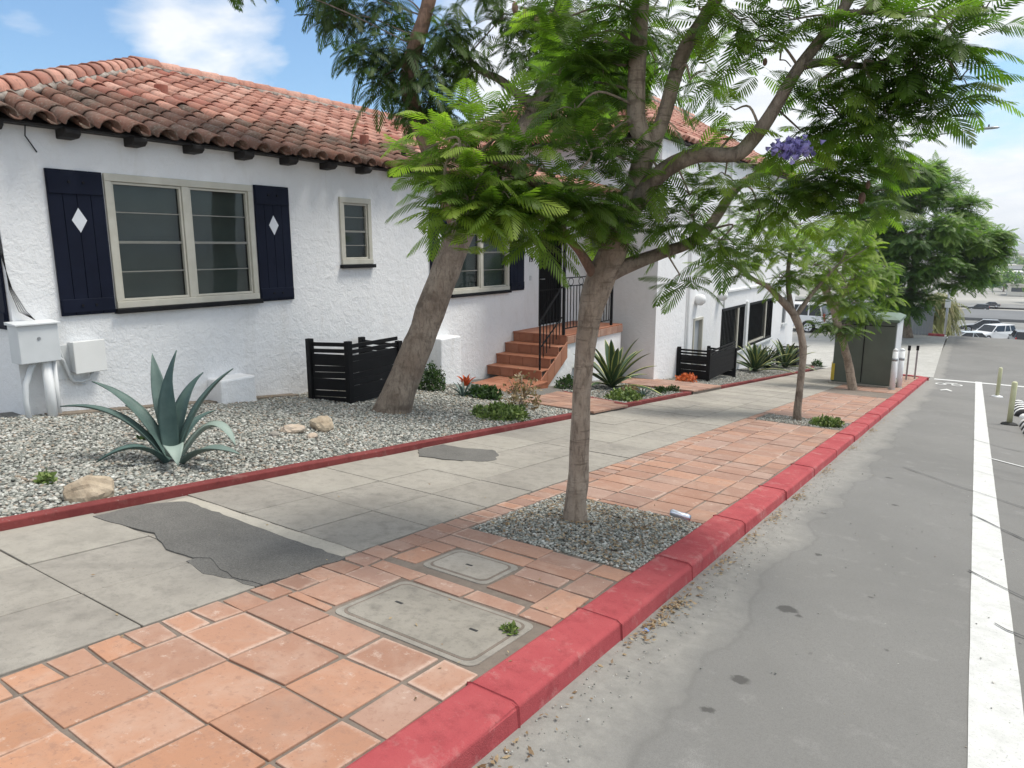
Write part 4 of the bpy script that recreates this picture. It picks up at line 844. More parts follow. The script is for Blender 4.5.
L1 += limb('branch', [(602, 278, 4.58, .06), (622, 268, 4.56, .05), (640, 261, 4.57, .045), (662, 253, 4.6, .04), (690, 243, 4.62, .036), (708, 228, 4.66, .034), (719, 213, 4.7, .033), (732, 193, 4.75, .03), (750, 178, 4.8, .026), (775, 170, 4.8, .02), (810, 160, 4.8, .014)], t1, 'bark_brown', 12)
L1 += limb('branch', [(798, 66, 4.0, .03), (830, 62, 3.95, .02), (870, 66, 3.9, .017), (905, 50, 3.85, .012)], t1, 'bark_brown', 8)
L1 += limb('branch', [(842, 13, 3.9, .02), (870, 12, 3.9, .014), (900, 12, 3.85, .012), (940, 18, 3.8, .009)], t1, 'bark_brown', 8)
L1 = [p for p in L1 if p.z > 1.4]
cl = [  # left mass, bright and close
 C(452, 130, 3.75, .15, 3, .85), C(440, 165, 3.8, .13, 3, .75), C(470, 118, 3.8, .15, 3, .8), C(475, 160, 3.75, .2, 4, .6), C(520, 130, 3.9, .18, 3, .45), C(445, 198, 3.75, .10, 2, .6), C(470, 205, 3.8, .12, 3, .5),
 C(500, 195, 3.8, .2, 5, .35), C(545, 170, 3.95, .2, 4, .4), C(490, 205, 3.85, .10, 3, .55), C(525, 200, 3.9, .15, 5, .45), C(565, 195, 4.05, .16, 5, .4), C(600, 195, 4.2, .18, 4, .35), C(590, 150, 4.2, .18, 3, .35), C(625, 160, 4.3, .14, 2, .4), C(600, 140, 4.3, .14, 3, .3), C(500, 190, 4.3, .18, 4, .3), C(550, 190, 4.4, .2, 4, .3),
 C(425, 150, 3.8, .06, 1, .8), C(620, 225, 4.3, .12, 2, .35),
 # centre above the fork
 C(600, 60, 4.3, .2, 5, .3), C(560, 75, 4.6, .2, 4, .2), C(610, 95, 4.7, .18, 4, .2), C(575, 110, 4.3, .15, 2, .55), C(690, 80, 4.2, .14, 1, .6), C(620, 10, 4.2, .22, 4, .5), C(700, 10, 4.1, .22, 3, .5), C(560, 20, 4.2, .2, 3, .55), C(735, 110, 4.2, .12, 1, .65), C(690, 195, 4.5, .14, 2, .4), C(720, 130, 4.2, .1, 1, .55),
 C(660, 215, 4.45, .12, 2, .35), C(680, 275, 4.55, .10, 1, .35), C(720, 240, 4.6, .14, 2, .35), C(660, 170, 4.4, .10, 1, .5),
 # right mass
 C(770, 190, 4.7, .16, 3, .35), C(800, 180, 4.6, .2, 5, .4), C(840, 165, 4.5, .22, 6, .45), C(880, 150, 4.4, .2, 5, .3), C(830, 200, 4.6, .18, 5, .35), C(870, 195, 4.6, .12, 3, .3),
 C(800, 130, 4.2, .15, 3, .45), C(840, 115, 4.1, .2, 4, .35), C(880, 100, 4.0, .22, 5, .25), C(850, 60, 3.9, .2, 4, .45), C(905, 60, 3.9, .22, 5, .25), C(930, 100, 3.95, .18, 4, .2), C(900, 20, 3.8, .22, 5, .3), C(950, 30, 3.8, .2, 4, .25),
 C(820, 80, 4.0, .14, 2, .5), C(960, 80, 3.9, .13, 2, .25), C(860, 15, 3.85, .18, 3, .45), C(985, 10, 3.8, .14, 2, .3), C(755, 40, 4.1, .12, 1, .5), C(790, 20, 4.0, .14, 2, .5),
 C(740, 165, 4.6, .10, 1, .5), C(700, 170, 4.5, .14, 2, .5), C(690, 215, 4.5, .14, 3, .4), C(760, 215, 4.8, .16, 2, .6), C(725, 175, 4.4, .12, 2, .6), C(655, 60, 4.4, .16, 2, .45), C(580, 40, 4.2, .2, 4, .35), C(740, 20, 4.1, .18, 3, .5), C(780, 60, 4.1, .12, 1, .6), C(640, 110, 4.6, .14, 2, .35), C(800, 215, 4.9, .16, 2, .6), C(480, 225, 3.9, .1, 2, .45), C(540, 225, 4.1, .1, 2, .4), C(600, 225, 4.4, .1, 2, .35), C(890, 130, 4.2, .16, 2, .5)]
cl += [(at(px, py, 3.9)+Vector((0, 0, 0)), .3, 4, .4) for px, py in ((560, -60), (640, -80), (720, -80), (800, -70), (880, -60), (960, -50), (600, -150), (700, -160), (800, -150), (900, -140))]
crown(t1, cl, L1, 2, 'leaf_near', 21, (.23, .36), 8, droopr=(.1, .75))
# flower cluster and seed pods
b = MB(); rg = random.Random(4)
for _ in range(190):
    p = at(rg.gauss(792, 9), rg.gauss(149, 4), 3.9+rg.uniform(-.06, .06)); d = Vector((rg.uniform(-1, 1), rg.uniform(-1, 1), rg.uniform(-1, .2))).normalized(); r = .016; x = d.orthogonal().normalized(); y = d.cross(x); n = 5
    b.add([p+d*-.03]+[p+x*math.cos(6.283*k/n)*r+y*math.sin(6.283*k/n)*r for k in range(n)], [(0, k+1, (k+1) % n+1) for k in range(n)], rg.random())
b.build('flower_cluster', 'petal_purple', t1)
for (px, py, d, s_) in ((868, 185, 4.3, .6), (862, 198, 4.3, .8), (525, 15, 4.6, 1), (537, 22, 4.6, .9), (515, 8, 4.6, .9), (765, 62, 4.1, .5)):
    c = at(px, py, d); bm = bmesh.new(); bmesh.ops.create_icosphere(bm, subdivisions=2, radius=.035*s_); bmesh.ops.scale(bm, vec=(.5, .8, 1.3), verts=bm.verts)
    me = bpy.data.meshes.new('seed_pod'); bm.to_mesh(me); bm.free(); me.materials.append(M['bark_red']); me.transform(Matrix.Translation(c) @ Matrix.Rotation(px, 4, 'Z')); link('seed_pod', me, t1)

# --- leaning tree in the gravel garden
t0 = thing('jacaranda_tree', (-6.2, 6.5, P(6.5)+.2), 'thick leaning tree growing from the gravel bed beside the house wall', 'tree')
L0 = []
L0 += limb('trunk', [(388, 425, 9.12, .30), (393, 410, 9.08, .24), (401, 388, 9.03, .205), (412, 360, 8.98, .19), (427, 320, 8.92, .185), (442, 280, 8.87, .18), (456, 243, 8.8, .175), (470, 212, 8.75, .18), (493, 172, 8.7, .175), (520, 137, 8.7, .155), (540, 108, 8.7, .14), (552, 70, 8.7, .12), (560, 20, 8.7, .10), (566, -50, 8.6, .07)], t0, 'bark_brown', 20, .12)
L0 += limb('branch', [(462, 230, 8.78, .13), (446, 195, 8.7, .12), (430, 150, 8.55, .11), (416, 115, 8.45, .10), (408, 80, 8.3, .095), (418, 38, 8.2, .09), (429, 0, 8.1, .08), (440, -60, 8.0, .05)], t0, 'bark_red', 14)
L0 += limb('branch', [(540, 108, 8.7, .09), (520, 96, 8.65, .06), (500, 80, 8.6, .05), (480, 70, 8.55, .04), (460, 50, 8.5, .03)], t0, 'bark_brown', 10)
L0 += limb('branch', [(552, 72, 8.7, .08), (590, 50, 8.6, .06), (640, 30, 8.6, .04)], t0, 'bark_brown', 10)
L0 = [p for p in L0 if p.z > 2.2]
cl = [C(345, 15, 8.4, .4, 5, .2), C(365, 50, 8.4, .35, 6, .2), C(385, 75, 8.3, .3, 5, .2), C(400, 40, 8.3, .35, 6, .3), C(425, 75, 8.2, .35, 6, .25), C(440, 105, 8.4, .3, 5, .2), C(330, -15, 8.4, .35, 4, .2), C(380, 0, 8.3, .4, 6, .3), C(445, 25, 8.2, .4, 7, .45),
 C(470, 55, 8.4, .35, 5, .5), C(500, 20, 8.4, .4, 6, .6), C(540, 45, 8.4, .4, 7, .55), C(570, 75, 8.4, .4, 7, .5), C(600, 45, 8.4, .4, 7, .6), C(590, 95, 8.5, .3, 5, .4), C(640, 20, 8.5, .4, 5, .6), C(630, 70, 8.5, .3, 4, .5), C(560, 5, 8.4, .4, 5, .6), C(690, 40, 8.5, .35, 3, .5), C(500, -20, 8.4, .4, 5, .5), C(520, 105, 8.6, .2, 2, .3), C(410, 112, 8.4, .2, 3, .2), C(460, 95, 8.4, .2, 2, .3),
 C(222, -34, 7.5, .14, 2, .1), C(715, 75, 8.5, .25, 2, .5), C(600, 115, 8.7, .2, 2, .3), C(560, 110, 8.6, .2, 3, .3)]
cl += [C(px, py, 8.9, .4, 8, .2) for px, py in ((570, 60), (600, 85), (620, 50), (540, 20))]
cl += [C(px, py, 8.3, .6, 8, .4) for px, py in ((330, -90), (420, -100), (520, -90), (620, -80), (700, -60), (380, -190), (480, -200), (580, -200), (260, -60))]
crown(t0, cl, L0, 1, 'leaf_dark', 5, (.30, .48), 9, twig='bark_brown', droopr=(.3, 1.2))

# --- second and third street trees
t2 = thing('jacaranda_tree', (-2.25, 11.4, P(11.4)+.14), 'thin curved young tree in the middle verge well', 'tree', 'street trees in the tiled verge')
L2 = limb('trunk', [(797, 422, 11.1, .075), (797, 412, 11.08, .062), (800, 385, 11.0, .055), (803, 355, 10.95, .055), (801, 335, 10.9, .055), (796, 318, 10.9, .06), (790, 309, 10.9, .062), (780, 299, 10.85, .05), (768, 287, 10.8, .04), (755, 280, 10.7, .03), (740, 270, 10.6, .02)], t2, 'bark_brown', 12, .2)
L2 += limb('branch', [(792, 312, 10.9, .05), (788, 285, 10.95, .035), (790, 255, 11, .03), (800, 230, 11, .02)], t2, 'bark_brown', 8)
L2 += limb('branch', [(796, 316, 10.9, .04), (815, 290, 11.0, .03), (838, 265, 11.1, .025)], t2, 'bark_brown', 8)
cl = [C(px, py, 10.9+dd, r, n, tn) for px, py, dd, r, n, tn in ((720, 240, -.3, .35, 6, .35), (740, 265, -.2, .35, 7, .35), (765, 250, 0, .4, 8, .5), (800, 225, .2, .45, 8, .75), (835, 220, .3, .4, 8, .8), (860, 225, .4, .35, 7, .85), (780, 278, 0, .3, 6, .4), (815, 265, .2, .4, 8, .65), (845, 255, .4, .4, 8, .7), (860, 280, .5, .35, 7, .6), (830, 290, .3, .3, 6, .45), (745, 225, -.1, .35, 6, .4), (775, 215, .1, .35, 6, .65), (870, 245, .5, .3, 5, .8), (800, 250, -.4, .35, 6, .6), (710, 262, -.3, .2, 3, .3), (850, 300, .4, .22, 3, .5))]
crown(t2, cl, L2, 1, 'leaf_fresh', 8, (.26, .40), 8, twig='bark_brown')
t3 = thing('jacaranda_tree', (-2.5, 19, P(19)+.14), 'young tree leaning in front of the green utility cabinet', 'tree', 'street trees in the tiled verge')
L3 = limb('trunk', [(853, 395, 17.4, .13), (852, 384, 17.35, .105), (848, 362, 17.3, .095), (842, 338, 17.2, .095), (837, 322, 17.2, .10), (834, 308, 17.2, .10), (828, 296, 17.2, .10), (825, 285, 17.2, .08)], t3, 'bark_tan', 12, .2)
L3 += limb('branch', [(834, 308, 17.2, .07), (846, 290, 17.3, .05), (860, 265, 17.4, .03)], t3, 'bark_red', 8)
cl = [C(px, py, 17.2+dd, r, n, tn) for px, py, dd, r, n, tn in ((850, 305, 0, .5, 9, .3), (868, 312, .2, .45, 8, .3), (865, 285, .2, .5, 9, .4), (845, 325, -.2, .35, 6, .2), (880, 265, .4, .5, 8, .5), (850, 260, .2, .5, 9, .6), (825, 320, .1, .3, 4, .2), (888, 290, .5, .4, 7, .5), (830, 275, 0, .4, 6, .4))]
crown(t3, cl, L3, 0, 'leaf_fresh', 9, (.32, .46), 9, twig='bark_brown')

# --- big dark tree beyond the cross street, and neighbours
def far_tree(loc, label, trunk, clusters, lod, mat, seed, fl, per, group=None):
    t = thing('broadleaf_tree', loc, label, 'tree', group); L = []
    for i, tr_ in enumerate(trunk): L += limb('trunk' if i == 0 else 'branch', tr_, t, 'bark_brown', 10, .2)
    crown(t, clusters, L, lod, mat, seed, fl, per, twig='bark_brown'); return t
cl = []; rg = random.Random(12)
ctr = [(905, 200, 1.0, .5), (930, 190, 1.1, .5), (885, 225, 1.2, .3), (915, 235, 1.4, .3), (945, 225, 1.2, .5), (900, 265, 1.5, .2), (930, 260, 1.5, .35), (960, 255, 1.2, .5), (890, 295, 1.1, .2), (915, 300, 1.2, .2), (965, 280, 1.0, .35), (955, 235, 1.0, .55), (985, 240, .9, .6), (975, 262, .9, .4), (995, 252, .6, .5), (985, 275, .6, .3), (920, 175, .6, .5), (870, 250, 1.0, .3), (880, 315, .6, .2), (880, 190, 1.0, .3), (868, 215, 1.0, .25), (872, 280, 1.0, .2), (895, 245, 1.3, .2), (885, 165, .7, .4), (915, 172, .9, .6), (945, 185, .9, .7), (935, 168, .6, .7), (965, 205, .9, .6), (900, 178, .9, .5), (975, 225, .8, .7), (1000, 235, .5, .7)]
for px, py, r, tn in ctr: cl.append(C(px, py, 36+rg.uniform(-1.5, 1.5), r, int(22*r)+5, tn))
far_tree((-4.3, 43.0, -3.2), 'large dense dark green tree on the far corner past the cabinet', [[(906, 338, 37.5, .35), (905, 320, 37.4, .28), (908, 300, 37, .24), (915, 270, 36.6, .2), (918, 230, 36.4, .14)], [(908, 300, 37, .2), (885, 280, 36.5, .12), (875, 255, 36.3, .08)], [(915, 275, 36.6, .16), (950, 262, 36.3, .1), (980, 250, 36, .06)]], cl, 0, 'leaf_far', 31, (.55, .85), 12)
cl = [C(px, py, 52+rg.uniform(-1, 1), 1.3, 9, .25) for px, py in ((850, 230), (860, 290), (830, 270), (810, 240), (880, 310), (845, 310), (820, 300))]
far_tree((-14, 53, -3.3), 'dark tree behind the white parked SUV and the driveway', [[(840, 330, 53, .3), (842, 300, 53, .25), (845, 260, 52.5, .15)]], cl, 0, 'leaf_far', 32, (.6, .9), 12)
# shaggy pale palm behind crossing
pl = thing('palm_tree', tuple(planept := at(941, 340, 47)), 'shaggy yellow-green palm behind a thin pole across the street', 'palm')
b = MB(); b.smooth = True; base = at(941, 338, 47); top = at(943, 300, 46.8); b.tube([base, (base+top)/2, top], [.3, .25, .22], 10, 0, .2); b.build('trunk', 'bark_tan', pl)
rgn = np.random.default_rng(5); n = 240; bs = np.array([at(rgn.normal(941, 7), rgn.uniform(292, 325), 46.8+rgn.normal(0, .4)) for _ in range(n)]); dd = rgn.normal(0, 1, (n, 3)); dd[:, 2] = rgn.uniform(-.9, .6, n)
fronds('crown', bs, dd, rgn.uniform(.8, 1.3, n), rgn.uniform(.8, 1.6, n), rgn.uniform(0, 1, n), 0, 'leaf_palm', pl, rgn)
kp = at(944, 338, 44); o = MB(); o.smooth = True; o.tube([kp+Vector((0, 0, -.3)), kp+Vector((0, 0, 3.0))], .07, 8); q = thing('utility_pole', tuple(kp), 'thin pale pole with small box before the shaggy palm', 'pole'); o.build('pole', 'steel', q); o = MB(); o.box(kp.x-.15, kp.x+.15, kp.y-.1, kp.y+.1, kp.z+1.9, kp.z+2.4); o.build('box', 'utility_grey', q)
fn = thing('board_fence', (-3.4, 50, -3.2), 'weathered grey board fence under the large dark tree', 'fence')
b = MB()
for k in range(26): x = -6.2+.16*k; b.box(x, x+.15, 44.6, 44.63, -3.3, -1.5+random.uniform(-.03, .03), random.random())
b.build('boards', 'far_wall_4', fn); b = MB(); b.box(-6.2, -2.0, 44.63, 44.68, -2.9, -2.8); b.box(-6.2, -2.0, 44.63, 44.68, -1.9, -1.8); b.build('rails', 'far_wall_4', fn)
# red painted kerb piece over the way
b = MB(); b.box(-2.2, -1.45, 44.2, 44.45, -3.2, -3.0); tag(b.build('kerb_block', 'red_paint'), 'short red painted kerb piece below the shaggy palm', 'kerb')

# ------------------------------------------------------------------ garden plants
def blade(b, p0, p1, p2, w, th=.012, n=12, tipw=.0, fold=.35, vary=False, twist=0, tb=0.0, profile=None):
    """agave leaf along a quadratic Bezier"""
    p0, p1, p2 = Vector(p0), Vector(p1), Vector(p2); vs = []; ts = []
    for i in range(n+1):
        t = i/n; p = p0*(1-t)**2+p1*2*t*(1-t)+p2*t*t; d = ((p1-p0)*(1-t)+(p2-p1)*t).normalized(); s_ = d.cross(Vector((0, 0, 1)))
        if s_.length < .12: s_ = Vector((_R.x, _R.y, 0))
        s_.normalize(); up = s_.cross(d).normalized()
        if twist: s_ = (s_*math.cos(twist)+up*math.sin(twist)).normalized(); up = s_.cross(d).normalized()
        ww = w*((.55+.9*t-.4*t*t) if t < .45 else (.874*(1-((t-.45)/.55)**1.9)))
        ww = max(ww, .001)
        for j, q in enumerate((-1, -.72, -.35, 0, .35, .72, 1)):
            vs.append(p+s_*(q*ww/2)+up*(q*q*ww*fold*.5+random.uniform(-1, 1)*.0004)); ts.append((.9 if abs(q) > .9 else (.62 if abs(q) > .7 else .1)) if vary else tb)
        for j, q in enumerate((1, 0, -1)): vs.append(p+s_*(q*ww/2*.96)+up*(q*q*ww*fold*.5-th*(1-t*.7)*(1.6 if q == 0 else .5))); ts.append(.1 if vary else tb)
    m = 10; fs = [(i*m+j, i*m+(j+1) % m, (i+1)*m+(j+1) % m, (i+1)*m+j) for i in range(n) for j in range(m)]; fs.append(tuple(n*m+j for j in range(m)))
    b.smooth = True; b.add(vs, fs, ts)
ag = thing('agave', gp(-5.45, 3.11), 'large blue-green agave with long pointed leaves beside meter boxes', 'agave')
D0 = 5.83
def bz(pix): return [at(*q) for q in pix]
LV = [([(172, 455, 5.85), (160, 400, 5.85), (152, 353, 5.95)], .15), ([(172, 455, 5.83), (164, 395, 5.8), (176, 350, 5.8)], .20), ([(174, 455, 5.86), (176, 400, 5.95), (203, 372, 6.1)], .17), ([(176, 455, 5.83), (190, 400, 5.85), (233, 368, 5.95)], .15),
 ([(170, 456, 5.8), (140, 400, 5.75), (92, 381, 5.7)], .18), ([(168, 458, 5.78), (125, 400, 5.65), (60, 406, 5.55)], .13), ([(166, 458, 5.75), (140, 432, 5.5), (96, 462, 5.4)], .12), ([(180, 452, 5.82), (215, 400, 5.9), (236, 446, 5.85)], .15),
 ([(182, 458, 5.75), (205, 440, 5.6), (240, 454, 5.55)], .13), ([(172, 452, 5.75), (172, 432, 5.45), (178, 466, 5.42)], .15), ([(174, 455, 5.95), (185, 420, 6.2), (215, 410, 6.4)], .12), ([(168, 455, 5.95), (150, 415, 6.2), (125, 405, 6.35)], .12)]
for i, (pix, w) in enumerate(LV):
    b = MB(); q = bz(pix); c = q[0]; mid = q[1]*1.0
    blade(b, q[0]+Vector((0, 0, -.03)), mid, q[2], w*(1.15 if i in (7, 8, 9) else 1.0), .018, 16, fold=.30, tb=(.75 if i in (7, 9) else (.35 if i == 8 else random.uniform(0, .12)))); b.build('leaf', 'agave_blue', ag)
def rosette(name, c, n, L, w, label, cat, mat='agave_variegated', el=(.12, 1.30), seed=0, vary=True, curl=.5, group=None):
    rg = random.Random(seed); t = thing(name, c, label, cat, group); c = Vector(c)
    for k in range(n):
        a = 2.4*k+rg.uniform(-.2, .2); e = el[0]+(el[1]-el[0])*(k/(n-1))**.8; l = L*rg.uniform(.8, 1.1); d = Vector((math.cos(a)*math.cos(e), math.sin(a)*math.cos(e), math.sin(e)))
        h = Vector((math.cos(a), math.sin(a), 0)); b = MB(); p1 = c+d*l*.6+Vector((0, 0, l*.10)); p2 = c+d*l+h*(curl*l*.25)-Vector((0, 0, curl*l*.25*(1.2-e)))
        blade(b, c+h*.02, p1, p2, w*rg.uniform(.85, 1.1), .008, 10, fold=.35, vary=vary, tb=rg.random()*.4); b.build('leaf', mat, t)
    return t
rosette('variegated_agave', gp(-5.85, 12.35, .02), 24, .98, .155, 'yellow-edged agave in the kerbed bed between steps and tall block', 'agave', seed=1, group='yellow-edged agaves along the houses')
rosette('variegated_agave', gp(-5.50, 21.6, .02), 24, 1.0, .17, 'yellow-edged agave beside the second slatted screen', 'agave', seed=2, group='yellow-edged agaves along the houses')
rosette('variegated_agave', gp(-5.40, 25.2, .02), 22, 1.0, .17, 'furthest yellow-edged agave next to the small far screen', 'agave', seed=3, group='yellow-edged agaves along the houses')
rosette('spiky_plant', gp(-5.70, 23.8, .02), 60, .85, .05, 'dull green grassy clump between the two far agaves', 'plant', 'leaf_shrub', seed=4, vary=False, curl=1.1)
def shrub(name, c, rx, ry, rz, n, size, mat, label, cat='shrub', seed=0, stems=0, hang=False):
    rg = np.random.default_rng(seed); p = rg.normal(0, 1, (n, 3)); p /= np.linalg.norm(p, axis=1, keepdims=True); p *= rg.uniform(.35, 1, (n, 1))**.5; p[:, 2] = np.abs(p[:, 2])*1.0
    p *= 1+.25*np.sin(p[:, :1]*7+seed)*np.cos(p[:, 1:2]*6); p = p*np.array([rx, ry, rz])+np.array(c); d = rg.normal(0, 1, (n, 3)); d[:, 2] += .6; d /= np.linalg.norm(d, axis=1, keepdims=True); s_ = np.cross(d, rg.normal(0, 1, (n, 3))); s_ /= np.linalg.norm(s_, axis=1, keepdims=True)
    sz = size*rg.uniform(.6, 1.2, (n, 1)); V = np.stack([p, p+d*sz*.5+s_*sz*.28, p+d*sz, p+d*sz*.5-s_*sz*.28], 1).reshape(-1, 3); F = (np.array([[0, 1, 2, 3]])+4*np.arange(n)[:, None])
    t = thing(name, tuple(c), label, cat); big_mesh('foliage', V, F, np.repeat(rg.uniform(0, 1, n), 4), mat, t, 4)
    b = MB(); b.smooth = True
    for k in range(max(3, stems)):
        a = 2.1*k; e = Vector(c)+Vector((rx*.7*math.cos(a), ry*.7*math.sin(a), rz*(.6+.3*(k % 2)))); b.tube([Vector(c)+Vector((0, 0, -.03)), Vector(c)+Vector((rx*.2*math.cos(a), ry*.2*math.sin(a), rz*.35)), e], [.012, .009, .004], 5)
    b.build('stems', 'bark_brown', t); return t
shrub('shrub', gp(-7.30, 8.62, .0), .22, .22, .42, 1500, .05, 'leaf_shrub', 'small dark round shrub between leaning trunk and white wall stub', seed=1)
shrub('succulent', gp(-5.15, 7.45, 0), .36, .36, .15, 1500, .07, 'leaf_succulent', 'low bright green ground plant in front of the dry one', 'plant', 2)
shrub('dry_plant', gp(-5.45, 8.45, 0), .30, .30, .50, 420, .07, 'leaf_dry', 'tan dried-out plant standing before the steps', 'plant', 3, 9)
shrub('succulent', gp(-6.35, 8.75, 0), .35, .25, .16, 600, .09, 'leaf_shrub', 'dark low spreading plant beside the lower step platform', 'plant', 4)
shrub('succulent', gp(-4.98, 11.0, 0), .30, .38, .14, 1000, .07, 'leaf_succulent', 'light green ground plant at kerbed bed front below yellow-edged agave', 'plant', 5)
shrub('succulent', gp(-5.0, 12.75, 0), .14, .14, .12, 300, .05, 'leaf_shrub', 'small dark cushion plant in the middle of the kerbed bed', 'plant', 6)
shrub('succulent', gp(-4.95, 13.3, .0), .13, .10, .12, 260, .05, 'leaf_shrub', 'small dark cushion plant at the far corner of the kerbed bed', 'plant', 7)
shrub('succulent', gp(-6.3, 11.4, 0), .25, .3, .22, 500, .07, 'leaf_shrub', 'dark low plant at the foot of white stair side', 'plant', 8)
shrub('dry_plant', gp(-5.55, 15.75, 0), .22, .30, .16, 500, .07, 'leaf_orange', 'rusty orange plant at the corner of second slatted screen', 'plant', 9)
shrub('succulent', gp(-5.3, 12.0, 0), .2, .3, .12, 400, .06, 'leaf_dry', 'yellowish brown plant under the yellow-edged agave leaves', 'plant', 10)
shrub('succulent', gp(-4.95, 28.4, 0), .22, .22, .24, 400, .07, 'leaf_shrub', 'small dark round plant at the downhill end of the gravel', 'plant', 11)
shrub('weed', gp(-5.38, 2.13, 0), .07, .05, .07, 90, .05, 'leaf_succulent', 'small bright green weed in the gravel left of the pale rock', 'weed', 12)
shrub('weed', gp(-6.3, 3.35, 0), .06, .06, .05, 60, .05, 'leaf_shrub', 'tiny dark weed in gravel below the meter boxes', 'weed', 13)
shrub('weed', (-1.62, 2.42, P(2.42)+.15), .045, .03, .025, 90, .03, 'leaf_succulent', 'tiny green weed on edge of the large utility cover', 'weed', 14)
shrub('weed', (-1.75, 11.2, P(11.2)+.15), .22, .2, .12, 500, .07, 'leaf_succulent', 'green weeds in middle tree well by red kerb', 'weed', 15)
of = rosette('succulent', gp(-7.0, 9.15, .08), 12, .20, .07, 'bright orange-red succulent at the left edge of the steps', 'plant', 'leaf_orange', (.5, 1.3), 7, False)
rosette('aloe', gp(-6.6, 8.55, .0), 16, .26, .04, 'small grey spiky aloe left of the step platform', 'plant', 'agave_blue', (.2, 1.2), 8, False)
rosette('aloe', gp(-5.0, 11.9, .0), 14, .24, .03, 'small grey-blue tuft in the middle of the kerbed bed', 'plant', 'agave_blue', (.2, 1.2), 9, False)

# leaf litter
def litter(name, n, fx_, mat, size, seed):
    rg = np.random.default_rng(seed); pts = np.array([fx_(rg) for _ in range(n)]); a = rg.uniform(0, 6.28, n); L = rg.uniform(.5, 1.2, n)*size; ti = rg.normal(0, .35, (n, 2))
    d = np.stack([np.cos(a), np.sin(a), ti[:, 0]], 1)*L[:, None]; s_ = np.stack([-np.sin(a), np.cos(a), ti[:, 1]], 1)*(L*.25)[:, None]; V = np.stack([pts-d*.5, pts+s_, pts+d*.5, pts-s_], 1).reshape(-1, 3)
    V[:, 2] = np.maximum(V[:, 2], np.repeat(pts[:, 2], 4)-.002); return kind(big_mesh(name, V, np.array([[0, 1, 2, 3]])+4*np.arange(n)[:, None], np.repeat(rg.uniform(0, 1, n), 4), mat, None, 4), 'stuff')
def gut(rg):
    cl_ = [1.55, 1.6, 3.05, 3.3, 3.45, 4.2, 4.9, 5.6, 6.5, 8, 9.9, 12]
    y = rg.choice(cl_)+rg.normal(0, .12) if rg.random() < .72 else rg.uniform(1, 16); x = -1.235+abs(rg.normal(0, .05)); return (x, y, P(y)+.064+rg.uniform(0, .012))
litter('dry_leaves', 750, gut, 'leaf_dry', .03, 3)
def wellp(rg): x = rg.uniform(-2.6, -1.55); y = rg.uniform(3.55, 4.7); return (x, y, zw(x, y)+.02)
litter('fallen_leaves', 700, wellp, 'leaf_dry', .034, 4)
def gard(rg):
    y = rg.uniform(5.6, 8.6); x = rg.uniform(-7.8, -5.6) if rg.random() < .75 else rg.uniform(-7.8, -7.5); return (x, y, gz(x, y)+.02)
litter('fallen_leaves', 420, gard, 'leaf_dry', .035, 6)
def side_(rg):
    y = rg.uniform(1, 20); x = rg.choice([-2.86, -1.6, -2.0, -2.6, -3.6])+rg.normal(0, .12); return (x, y, P(y)+.158)
litter('fallen_leaves', 260, side_, 'leaf_dry', .02, 8)
stones('road_grit', [(-1.24, -1.0, 1.0, 8, 300, False), (-.95, 1.5, 1.5, 9, 14, False)], 0, .002, .0055, lambda x, y: P(y)+.063, seed=9)
# can in the tree well
cn = thing('drink_can', (-1.6, 4.55, P(4.55)+.19), 'crushed silver drink can lying in tree well by red kerb', 'can')
b = MB(); b.smooth = True; pA = at(670, 512, 4.88); pB = at(690, 518, 4.86); dn = (pB-pA).normalized(); b.tube([pA, pA+dn*.006, pA+dn*.02, (pA+pB)/2, pB-dn*.02, pB-dn*.005, pB], [.017, .021, .025, .022, .025, .021, .017], 18, 0, .12); b.build('body', 'aluminium', cn)
b = MB(); b.smooth = True; b.tube([pB+dn*.0005, pB+dn*.003], .021, 16); b.build('end_rim', 'steel', cn)
b = MB(); b.add([(-1.215, 2.99, P(2.99)+.066), (-1.190, 2.985, P(2.985)+.074), (-1.186, 3.01, P(3.01)+.067), (-1.21, 3.015, P(3.015)+.076)], [(0, 1, 2, 3)]); tag(b.build('wrapper', 'blue_wrapper'), 'tiny crumpled blue wrapper in the gutter against the kerb', 'litter')

# ------------------------------------------------------------------ green utility cabinet and its posts
xb = thing('utility_cabinet', (-2.45, 21.3, P(21)), 'big dark green utility cabinet on a concrete pad at verge end', 'cabinet')
zc = P(20.6)+.15
b = MB(); b.box(-3.25, -1.66, 20.45, 22.35, P(22.4)-.05, zc+.06); b.build('pad', 'concrete', xb, bevel=.01)
b = MB(); b.box(-3.18, -1.74, 20.55, 22.2, zc+.06, -.30); b.build('body', 'green_steel', xb, bevel=.015)
b = MB(); b.box(-3.24, -1.68, 20.48, 22.28, -.30, -.24); b.add([(-3.24, 20.48, -.239), (-1.68, 20.48, -.239), (-1.68, 22.28, -.239), (-3.24, 22.28, -.239), (-3.1, 20.7, -.17), (-1.82, 20.7, -.17), (-1.82, 22.1, -.17), (-3.1, 22.1, -.17)], [(0, 1, 5, 4), (1, 2, 6, 5), (2, 3, 7, 6), (3, 0, 4, 7), (4, 5, 6, 7)]); b.build('roof', 'green_steel_lit_top', xb)
b = MB(); b.box(-2.47, -2.45, 20.535, 20.549, zc+.1, -.34); b.box(-3.14, -1.78, 20.538, 20.549, -.42, -.40); b.build('door_seam', 'black_paint', xb)
b = MB(); b.box(-1.739, -1.72, 20.6, 22.15, zc+.1, -.34); b.build('lit_side', 'utility_grey', xb, bevel=.004)  # pale sheet: light on the cabinet's sunward side put into its colour
b = MB(); b.box(-3.20, -3.185, 20.52, 20.545, zc+.1, zc+.6); b.box(-3.185, -3.12, 20.53, 20.548, zc+.1, zc+.55); b.build('yellow_stripe', 'yellow_paint', xb)
